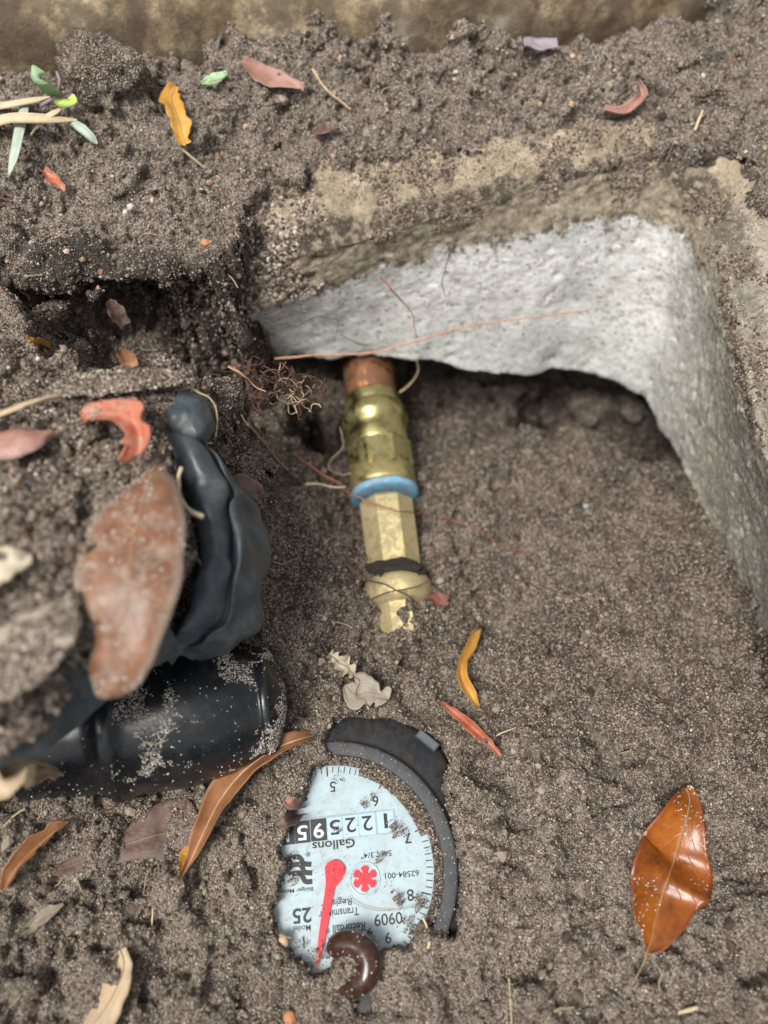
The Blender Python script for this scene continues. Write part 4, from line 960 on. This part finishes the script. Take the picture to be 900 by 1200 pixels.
lump('soil_clod', hit(640, 488, .2), (.6, .6, .5), 'clod', 'smaller soil clod left of the round clod under the arch', 'soil clod', seed=5, sub=4)
lump('soil_clod', hit(742, 480, .2), (.7, .8, .6), 'clod', 'dim soil clod right of the round clod under the arch', 'soil clod', seed=6, sub=4)
fc = A0 + AX * at_px(668); lump('soil_clod', fc + np.array([.05, .1, 1.12]), (1.12, .42, .34), plain('black_humus', (.028, .021, .016), .95, var=.4, vscale=4, bscale=9, bstr=.8, bdist=.08), 'wedge of black dirt stuck behind the brass flange', 'soil clod', seed=8, amp=.35)
fc = A0 + AX * at_px(715); lump('soil_clod', fc + np.array([.25, .2, .95]), (.42, .5, .25), 'clod', 'crumb of dark dirt stuck on the brass tail', 'soil clod', seed=9, sub=4, amp=.5)
M['pebble'] = plain('tan_pebble', (.5, .36, .24), .6, var=.15)
M['pebble_r'] = plain('rust_pebble', (.5, .22, .1), .6, var=.2)
lump('pebble', hit(331, 1103, .1), (.22, .26, .16), 'pebble', 'tan pebble at the lower left rim of the dial', 'pebble', sub=3, amp=.15, seed=11)
lump('pebble', hit(340, 1192, .1), (.22, .2, .16), 'pebble_r', 'rust coloured pebble at the bottom edge below the dial', 'pebble', sub=3, amp=.2, seed=12)
lump('pebble', hit(242, 288, .15), (.2, .16, .14), 'pebble_r', 'small orange pebble on the dark rim at the left', 'pebble', sub=3, amp=.2, seed=13)
lump('pebble', hit(522, 702, .2), (.16, .13, .1), 'pebble_r', 'orange grit beside the brass flange', 'pebble', sub=3, amp=.2, seed=14)
lump('pebble', hit(686, 594, .1), (.15, .12, .1), plain('grey_pebble', (.3, .33, .36), .3, var=.2), 'shiny grey pebble on the shaded floor', 'pebble', sub=3, amp=.2, seed=15)
lump('pebble', hit(155, 247, .2), (.18, .16, .12), plain('white_pebble', (.5, .48, .43), .5, var=.1), 'whitish pebble on the dirt left of the tan ledge', 'pebble', sub=3, amp=.2, seed=16)

M['shell'] = plain('dark_brown_shell', (.05, .023, .016), .16, var=.6, vscale=1.6, bstr=.2, bdist=.04, dirt=(.45, .4, .35), dirt_amt=.06)
c = catmull([P(392, 1118, .7), P(396, 1108, .85), P(410, 1105, 1.0), (P(426, 1113, 1.1)), P(432, 1130, 1.15), P(427, 1148, 1.1), P(412, 1159, .95), P(396, 1162, .7)], 46)
t = np.linspace(0, 1, 46); rad = np.interp(t, [0, .06, .2, .45, .7, .9, 1], [.24, .34, .4, .46, .42, .27, .08])
sh = thing('curled_shell', c[20] * (1, 1, 0), 'dark brown glossy curled shell resting on the lower edge of the dial', 'shell')
v, f = tube_geo(c, rad, 20); place('coil', v, f, M['shell'], sh); v_sh = v[v[:, 2] > np.median(v[:, 2])]
c2 = catmull([c[0], c[0] + (c[0] - c[1]) * .3], 3); v, f = tube_geo(c2, [.17, .15, .1], 14); place('opening', v, f, M['wheel_b'], sh)

pl = thing('seedling', hit(50, 130), 'small green seedling with dry tan grass blades at the upper left edge', 'seedling')
M['stem'] = plain('purple_stem', (.3, .2, .24), .6, var=.2)
M['blade_g'] = plain('grey_green_blade', (.4, .47, .38), .6, var=.2)
M['blade_t'] = plain('tan_dry_blade', (.58, .47, .3), .7, var=.2)
gb = hit(52, 140)[2]
def blade(name, pts, wpx, mat, parent):
    q = catmull([P(*p) for p in pts], 24); T = unit(np.gradient(q, axis=0)); sd = unit(np.cross(T, (0, 0, 1.0))); wd = np.interp(np.linspace(0, 1, 24), [0, .3, .8, 1], [.6, 1, .8, .15]) * wpx * cmpp(q[0]) / 2
    u = np.linspace(-1, 1, 5); V = q[:, None] + sd[:, None] * (wd[:, None] * u)[..., None] + np.array([0, 0, 1.0]) * (-.25 * wd[:, None] * u ** 2 * 1)[..., None]
    top = V.reshape(-1, 3); bot = top - np.array([0, 0, .03]); N = len(top); F = grid_faces(24, 5)
    uv = np.stack([np.tile((u + 1) / 2, (24, 1)), np.tile(np.linspace(0, 1, 24)[:, None], (1, 5))], -1).reshape(-1, 2)
    bd = np.array([i * 5 for i in range(24)] + [23 * 5 + j for j in range(1, 5)] + [i * 5 + 4 for i in range(22, -1, -1)] + [3, 2, 1]); b2 = np.roll(bd, -1)
    place(name, np.vstack([top, bot]), np.vstack([F[:, ::-1], F + N, np.stack([bd, b2, b2 + N, bd + N], 1)]), mat, parent, uv=np.vstack([uv, uv]))
z0 = gb + .6
blade('leaf', [(66, 112, z0 + .3), (56, 102, z0 + 1.0), (46, 90, z0 + 1.6), (38, 76, z0 + 1.9)], 20, LM['green'], pl)
blade('leaf', [(66, 116, z0 + .3), (74, 118, z0 + .7), (82, 118, z0 + .9), (86, 110, z0 + 1.0)], 16, LM['lime'], pl)
blade('grass_blade', [(30, 116, z0), (24, 140, z0 + .2), (18, 170, z0 + .1), (10, 206, z0 - .2)], 13, M['blade_g'], pl)
blade('grass_blade', [(80, 138, z0), (94, 148, z0 + .2), (104, 157, z0 + .1), (114, 168, z0 - .2)], 12, M['blade_g'], pl)
blade('dry_blade', [(-40, 125, z0 + .1), (0, 122, z0 + .3), (30, 117, z0 + .3), (58, 113, z0 + .2)], 13, M['blade_t'], pl)
blade('dry_blade', [(-40, 160, z0), (0, 138, z0 + .4), (40, 136, z0 + .6), (90, 140, z0 + .1)], 20, M['blade_t'], pl)
blade('dry_blade', [(36, 156, z0 - .1), (46, 142, z0 + .4), (60, 132, z0 + .5), (72, 126, z0 + .4)], 11, M['blade_t'], pl)
for pts in ([(66, 118, z0), (68, 108, z0 + .5), (70, 94, z0 + .9), (66, 84, z0 + 1.1)], [(48, 124, z0), (62, 116, z0 + .3), (72, 112, z0 + .3), (84, 106, z0 + .4)]):
    v, f = tube_geo(catmull([P(*p) for p in pts], 12), np.linspace(.09, .05, 12), 7); place('stem', v, f, M['stem'], pl)

def on_leaf(V, n, s0, s1_, p=0):
    i = rng.integers(0, V.shape[0] - 1, n); j = rng.integers(0, V.shape[1] - 1, n); u, v = rng.random((n, 1)), rng.random((n, 1))
    q = (V[i, j] * (1 - u) + V[i + 1, j] * u) * (1 - v) + (V[i, j + 1] * (1 - u) + V[i + 1, j + 1] * u) * v
    if p: q = q[vnoise(q * 1.1, 77) > p]
    q[:, 2] += .01; return q, rng.uniform(s0, s1_, len(q))
# ================================================================== LOOSE CRUMBS AND SAND
def scatter(name, pts, scl, mat, sub=1):
    me = bpy.data.meshes.new(name); me.vertices.add(len(pts)); me.vertices.foreach_set('co', (np.asarray(pts) * S).ravel())
    at = me.attributes.new('scl', 'FLOAT', 'POINT'); at.data.foreach_set('value', np.asarray(scl, np.float32) * S)
    o = bpy.data.objects.new(name, me); C.objects.link(o); tag(o, kind='stuff')
    ng = bpy.data.node_groups.new(name, 'GeometryNodeTree')
    ng.interface.new_socket('Geometry', in_out='INPUT', socket_type='NodeSocketGeometry'); ng.interface.new_socket('Geometry', in_out='OUTPUT', socket_type='NodeSocketGeometry')
    N = ng.nodes.new; Lk = ng.links.new
    gi, go = N('NodeGroupInput'), N('NodeGroupOutput')
    ic = N('GeometryNodeMeshIcoSphere'); ic.inputs['Radius'].default_value = 1; ic.inputs['Subdivisions'].default_value = sub
    nz = N('ShaderNodeTexNoise'); nz.inputs['Scale'].default_value = 1.3
    vs = N('ShaderNodeVectorMath'); vs.operation = 'SUBTRACT'; vs.inputs[1].default_value = (.5, .5, .5)
    vm = N('ShaderNodeVectorMath'); vm.operation = 'SCALE'; vm.inputs[3].default_value = 1.5
    sp = N('GeometryNodeSetPosition'); Lk(ic.outputs[0], sp.inputs['Geometry']); Lk(nz.outputs['Color'], vs.inputs[0]); Lk(vs.outputs[0], vm.inputs[0]); Lk(vm.outputs[0], sp.inputs['Offset'])
    sm = N('GeometryNodeSetMaterial'); sm.inputs['Material'].default_value = mat; Lk(sp.outputs[0], sm.inputs[0])
    ip = N('GeometryNodeInstanceOnPoints'); Lk(gi.outputs[0], ip.inputs['Points']); Lk(sm.outputs[0], ip.inputs['Instance'])
    rv = N('FunctionNodeRandomValue'); rv.data_type = 'FLOAT_VECTOR'; rv.inputs[1].default_value = (6.28, 6.28, 6.28)
    er = N('FunctionNodeEulerToRotation'); Lk(rv.outputs[0], er.inputs[0]); Lk(er.outputs[0], ip.inputs['Rotation'])
    na = N('GeometryNodeInputNamedAttribute'); na.data_type = 'FLOAT'; na.inputs[0].default_value = 'scl'
    r2 = N('FunctionNodeRandomValue'); r2.data_type = 'FLOAT_VECTOR'; r2.inputs[0].default_value = (.65, .65, .6); r2.inputs[1].default_value = (1.25, 1.25, 1.1); r2.inputs['Seed'].default_value = 5
    mu = N('ShaderNodeVectorMath'); mu.operation = 'SCALE'; Lk(r2.outputs[0], mu.inputs[0]); Lk(na.outputs[0], mu.inputs[3]); Lk(mu.outputs[0], ip.inputs['Scale'])
    Lk(ip.outputs[0], go.inputs[0])
    md = o.modifiers.new('scatter', 'NODES'); md.node_group = ng
    return o
def sample(V, F, n, wfun=None):
    a, b, c, d = (V[F[:, k]] for k in range(4))
    ar = np.linalg.norm(np.cross(c - a, d - b), axis=1)
    cen = (a + b + c + d) / 4
    q = cen - CP; dep = q @ CF
    vis = (dep > 5) & (np.abs(q[:, 0]) / dep < .62) & (np.abs(q @ CU) / dep < .80)      # about the part of the ground in view, with a margin
    wgt = ar * vis * (wfun(cen) if wfun else 1)
    cs = np.cumsum(wgt); k = np.searchsorted(cs, rng.random(n) * cs[-1])
    u, v = rng.random((n, 1)), rng.random((n, 1))
    nrm = unit(np.cross(c[k] - a[k], d[k] - b[k]))
    return (a[k] * (1 - u) + b[k] * u) * (1 - v) + (d[k] * (1 - u) + c[k] * u) * v, nrm
offm = lambda c: 1 - .97 * sstep(-.05, .12, sdf(EX, c[:, 0], c[:, 1]))
def wg(c): return (offm(c)) * (.35 + 1.3 * sstep(-.3, .6, vnoise(c * .7, 801)))
P1, N1 = sample(Vg, FA, 190000, offm); s1 = rng.uniform(.018, .05, len(P1))
P2, N2 = sample(Vg, FA, 26000, wg); s2 = .05 + .07 * rng.random(len(P2)) ** 2
P3, N3 = sample(Vg, FA, 1500, wg); s3 = .11 + .14 * rng.random(len(P3)) ** 2
P4, N4 = sample(Vs, Fs, 16000); s4 = rng.uniform(.02, .06, len(P4))
P5, N5 = sample(Vs, Fs, 3500); s5 = .05 + .1 * rng.random(len(P5)) ** 2
fine = np.vstack([P1 + N1 * s1[:, None] * .4, P4 + N4 * s4[:, None] * .4]); scatter('soil_crumbs', fine, np.r_[s1, s4], M['crumb'])
P6, N6 = sample(wall_v, wall_f, 26000, lambda c: sstep(6.6, 7.6, c[:, 2]) * sstep(-.05, .4, fbm(c * .55, 851, 3)) ** 2); s6 = .018 + .075 * rng.random(len(P6)) ** 3
lv = [on_leaf(CV1, 4200, .015, .07, -.25), on_leaf(CV2, 3000, .015, .07, -.3), on_leaf(RV, 400, .015, .05, .1), on_leaf(MV, 1500, .012, .04, -.05), on_leaf(BV, 350, .012, .04, .1)]
scatter('soil_crumbs', np.vstack([a for a, b in lv]), np.r_[tuple(b for a, b in lv)], M['crumb'])
P11, N11 = sample(wall_v, wall_f, 9000, lambda c: sstep(-2.2, -5.8, c[:, 0] + 1.6 * fbm(c * .7, 871, 3)) * sstep(4.8, 6.4, c[:, 2])); s11 = .025 + .12 * rng.random(len(P11)) ** 3
scatter('soil_crumbs', P11 + N11 * .0, s11, M['crumb'])
P10, N10 = sample(wall_v, wall_f, 30000, lambda c: sstep(7.4, 8.4, c[:, 2]) * (.25 + sstep(-.3, .4, fbm(c * .8, 861, 3)))); s10 = rng.uniform(.014, .036, len(P10))
scatter('soil_crumbs', P10, s10, M['crumb'])
lump_p = np.vstack([P2 + N2 * s2[:, None] * .2, P3 + N3 * s3[:, None] * .1, P5 + N5 * s5[:, None] * .2, P6]); scatter('soil_crumbs', lump_p, np.r_[s2, s3, s5, s6], M['clodlet'])
P7, N7 = sample(Vg, FA, 1500, lambda c: sstep(7.2, 8.6, c[:, 2]) * offm(c)); s7 = .04 + .08 * rng.random(len(P7)) ** 2
scatter('soil_crumbs', P7 + N7 * s7[:, None] * .3, s7, M['crumb'])
# pale sand on the cap, on leaves, on the bezel
cp_ = []
F_cap = grid_faces(90, 72, True)
q, nq = sample(cap_v, F_cap, 75000)
m = (nq[:, 2] * np.sign(np.sum(nq * (q - (cA + cB) / 2), axis=1)) > .1)
q = q[m]; den = sstep(.1, .6, fbm(q * .75, 901, 5, .65) + .15) * (q[:, 0] > -9.2)
q = q[rng.random(len(q)) < den * .95 + .012]
sz = rng.uniform(.01, .034, len(q)); ax0 = cA + caxis * ((q - cA) @ caxis)[:, None]; cp_.append((q + unit(q - ax0) * .01, sz))
cp_.append(on_leaf(OV, 620, .01, .042, .05)); cp_.append(on_leaf(BV, 700, .012, .04, -.2))
def on_ring(n, r0, r1, a0, a1, z0, z1, s0, s1_):
    r = rng.uniform(r0, r1, n); a = np.radians(rng.uniform(a0, a1, n)); return np.c_[DC[0] + r * np.cos(a), DC[1] + r * np.sin(a), rng.uniform(z0, z1, n)], rng.uniform(s0, s1_, n)
cp_.append(on_ring(130, RB0, RB1, -30, 100, .44, .47, .008, .03))
cq = rng.integers(0, len(v_sh), 60); cp_.append((v_sh[cq] + (0, 0, .01), rng.uniform(.012, .035, 60)))
scatter('sand_grains', np.vstack([a for a, b in cp_]), np.r_[tuple(b for a, b in cp_)], M['sand'])
dp = []
# sand lodged in the groove between dial and bezel
dp.append(on_ring(2600, RD - .02, RB0 + .02, -25, 105, .15, .36, .02, .055))
dp.append(on_ring(900, RD - .3, RD, 20, 75, .17, .22, .02, .05))
q, s_ = on_ring(420, 0, RD, 0, 360, .18, .19, .008, .024); dp.append((q, s_))
for px, py, n, sp_ in ((426, 943, 30, 3), (436, 935, 12, 2.5), (464, 972, 75, 4.5), (460, 968, 30, 3), (445, 1002, 25, 3), (443, 1010, 18, 2.5), (466, 1052, 60, 3.2), (468, 1058, 30, 2.5), (476, 978, 14, 3), (492, 1058, 90, 4.5), (416, 1095, 50, 3), (432, 1098, 60, 3.4),
                      (436, 1104, 30, 3), (480, 1078, 25, 3), (394, 973, 14, 3), (375, 1122, 60, 6), (352, 1108, 40, 6), (389, 1112, 60, 5), (345, 1030, 40, 4), (480, 1090, 50, 5), (410, 988, 8, 3), (395, 912, 16, 4), (340, 1006, 30, 4)):
    c = P(px, py, .19); k = cmpp(c); r = rng.normal(0, sp_ * k, (n, 2)); dp.append((np.c_[c[0] + r[:, 0], c[1] + r[:, 1], .19 + .03 * rng.random(n)], rng.uniform(.012, .045, n)))
scatter('soil_crumbs', np.vstack([a for a, b in dp]), np.r_[tuple(b for a, b in dp)], M['speck'])
bp = []
for o in fit.children:
    if o.name.split('.')[0] in ('octagonal_body', 'flange', 'union_body', 'compression_nut', 'tail', 'blue_ring', 'hex_nut'):
        me = o.data; b0 = np.array(fit.location) / S
        for p in me.polygons:
            if p.normal.z > .35 and len(p.vertices) == 4:
                q = np.array([me.vertices[i].co[:] for i in p.vertices]) / S + b0
                for _ in range(max(1, int(p.area / S / S * 16))):
                    a, b = random.random(), random.random(); t_ = (q[0] * (1 - a) + q[1] * a) * (1 - b) + (q[3] * (1 - a) + q[2] * a) * b
                    if vnoise(t_[None] * 1.6, 31)[0] > .02: bp.append(t_)
scatter('soil_crumbs', np.array(bp), rng.uniform(.012, .045, len(bp)), M['speck'])
M['litter'] = crumb_mat('leaf_litter', [(0, (.03, .02, .015)), (.3, (.1, .05, .03)), (.5, (.28, .15, .1)), (.7, (.45, .33, .2)), (.85, (.5, .3, .24)), (1, (.65, .58, .46))])
P8, N8 = sample(Vg, FA, 700, lambda c: sstep(7.2, 8.6, c[:, 2]) * offm(c)); s8 = .05 + .13 * rng.random(len(P8)) ** 2
P9, N9 = sample(Vs, Fs, 160); s9 = .05 + .1 * rng.random(len(P9)) ** 2
scatter('leaf_litter', np.vstack([P8, P9]), np.r_[s8, s9], M['litter'])
# fine root fibres and plant bits lying about in the soil
def fibres(n, seed):
    r = np.random.default_rng(seed); q, nn = sample(Vg, FA, n, lambda c: .15 + 1.0 * sstep(-3, -7, c[:, 0]) + .7 * sstep(7, 9, c[:, 2])); Vv, Ff = [], []; off = 0
    for k in range(n):
        a = q[k] + nn[k] * .05; d = unit(r.normal(0, 1, 3) * (1, 1, .25)); L_ = r.uniform(.25, .9); path = [a]
        for _ in range(3): d = unit(d + r.normal(0, .4, 3) * (1, 1, .3)); path.append(path[-1] + d * L_ / 3)
        v, f = tube_geo(catmull(path, 7), r.uniform(.012, .03), 4, False); Vv.append(v); Ff.append(grid_faces(7, 4, True) + off); off += len(v)
    return np.vstack(Vv), np.vstack(Ff)
v, f = fibres(420, 91); tag(place('root_fibres', v, f, M['root_tan'], origin=(0, 0, 0)), kind='stuff')
v, f = fibres(260, 92); tag(place('root_fibres', v, f, M['root_dark'], origin=(0, 0, 0)), kind='stuff')

for o in list(bpy.data.objects):
    if 'o0' in o: del o['o0']
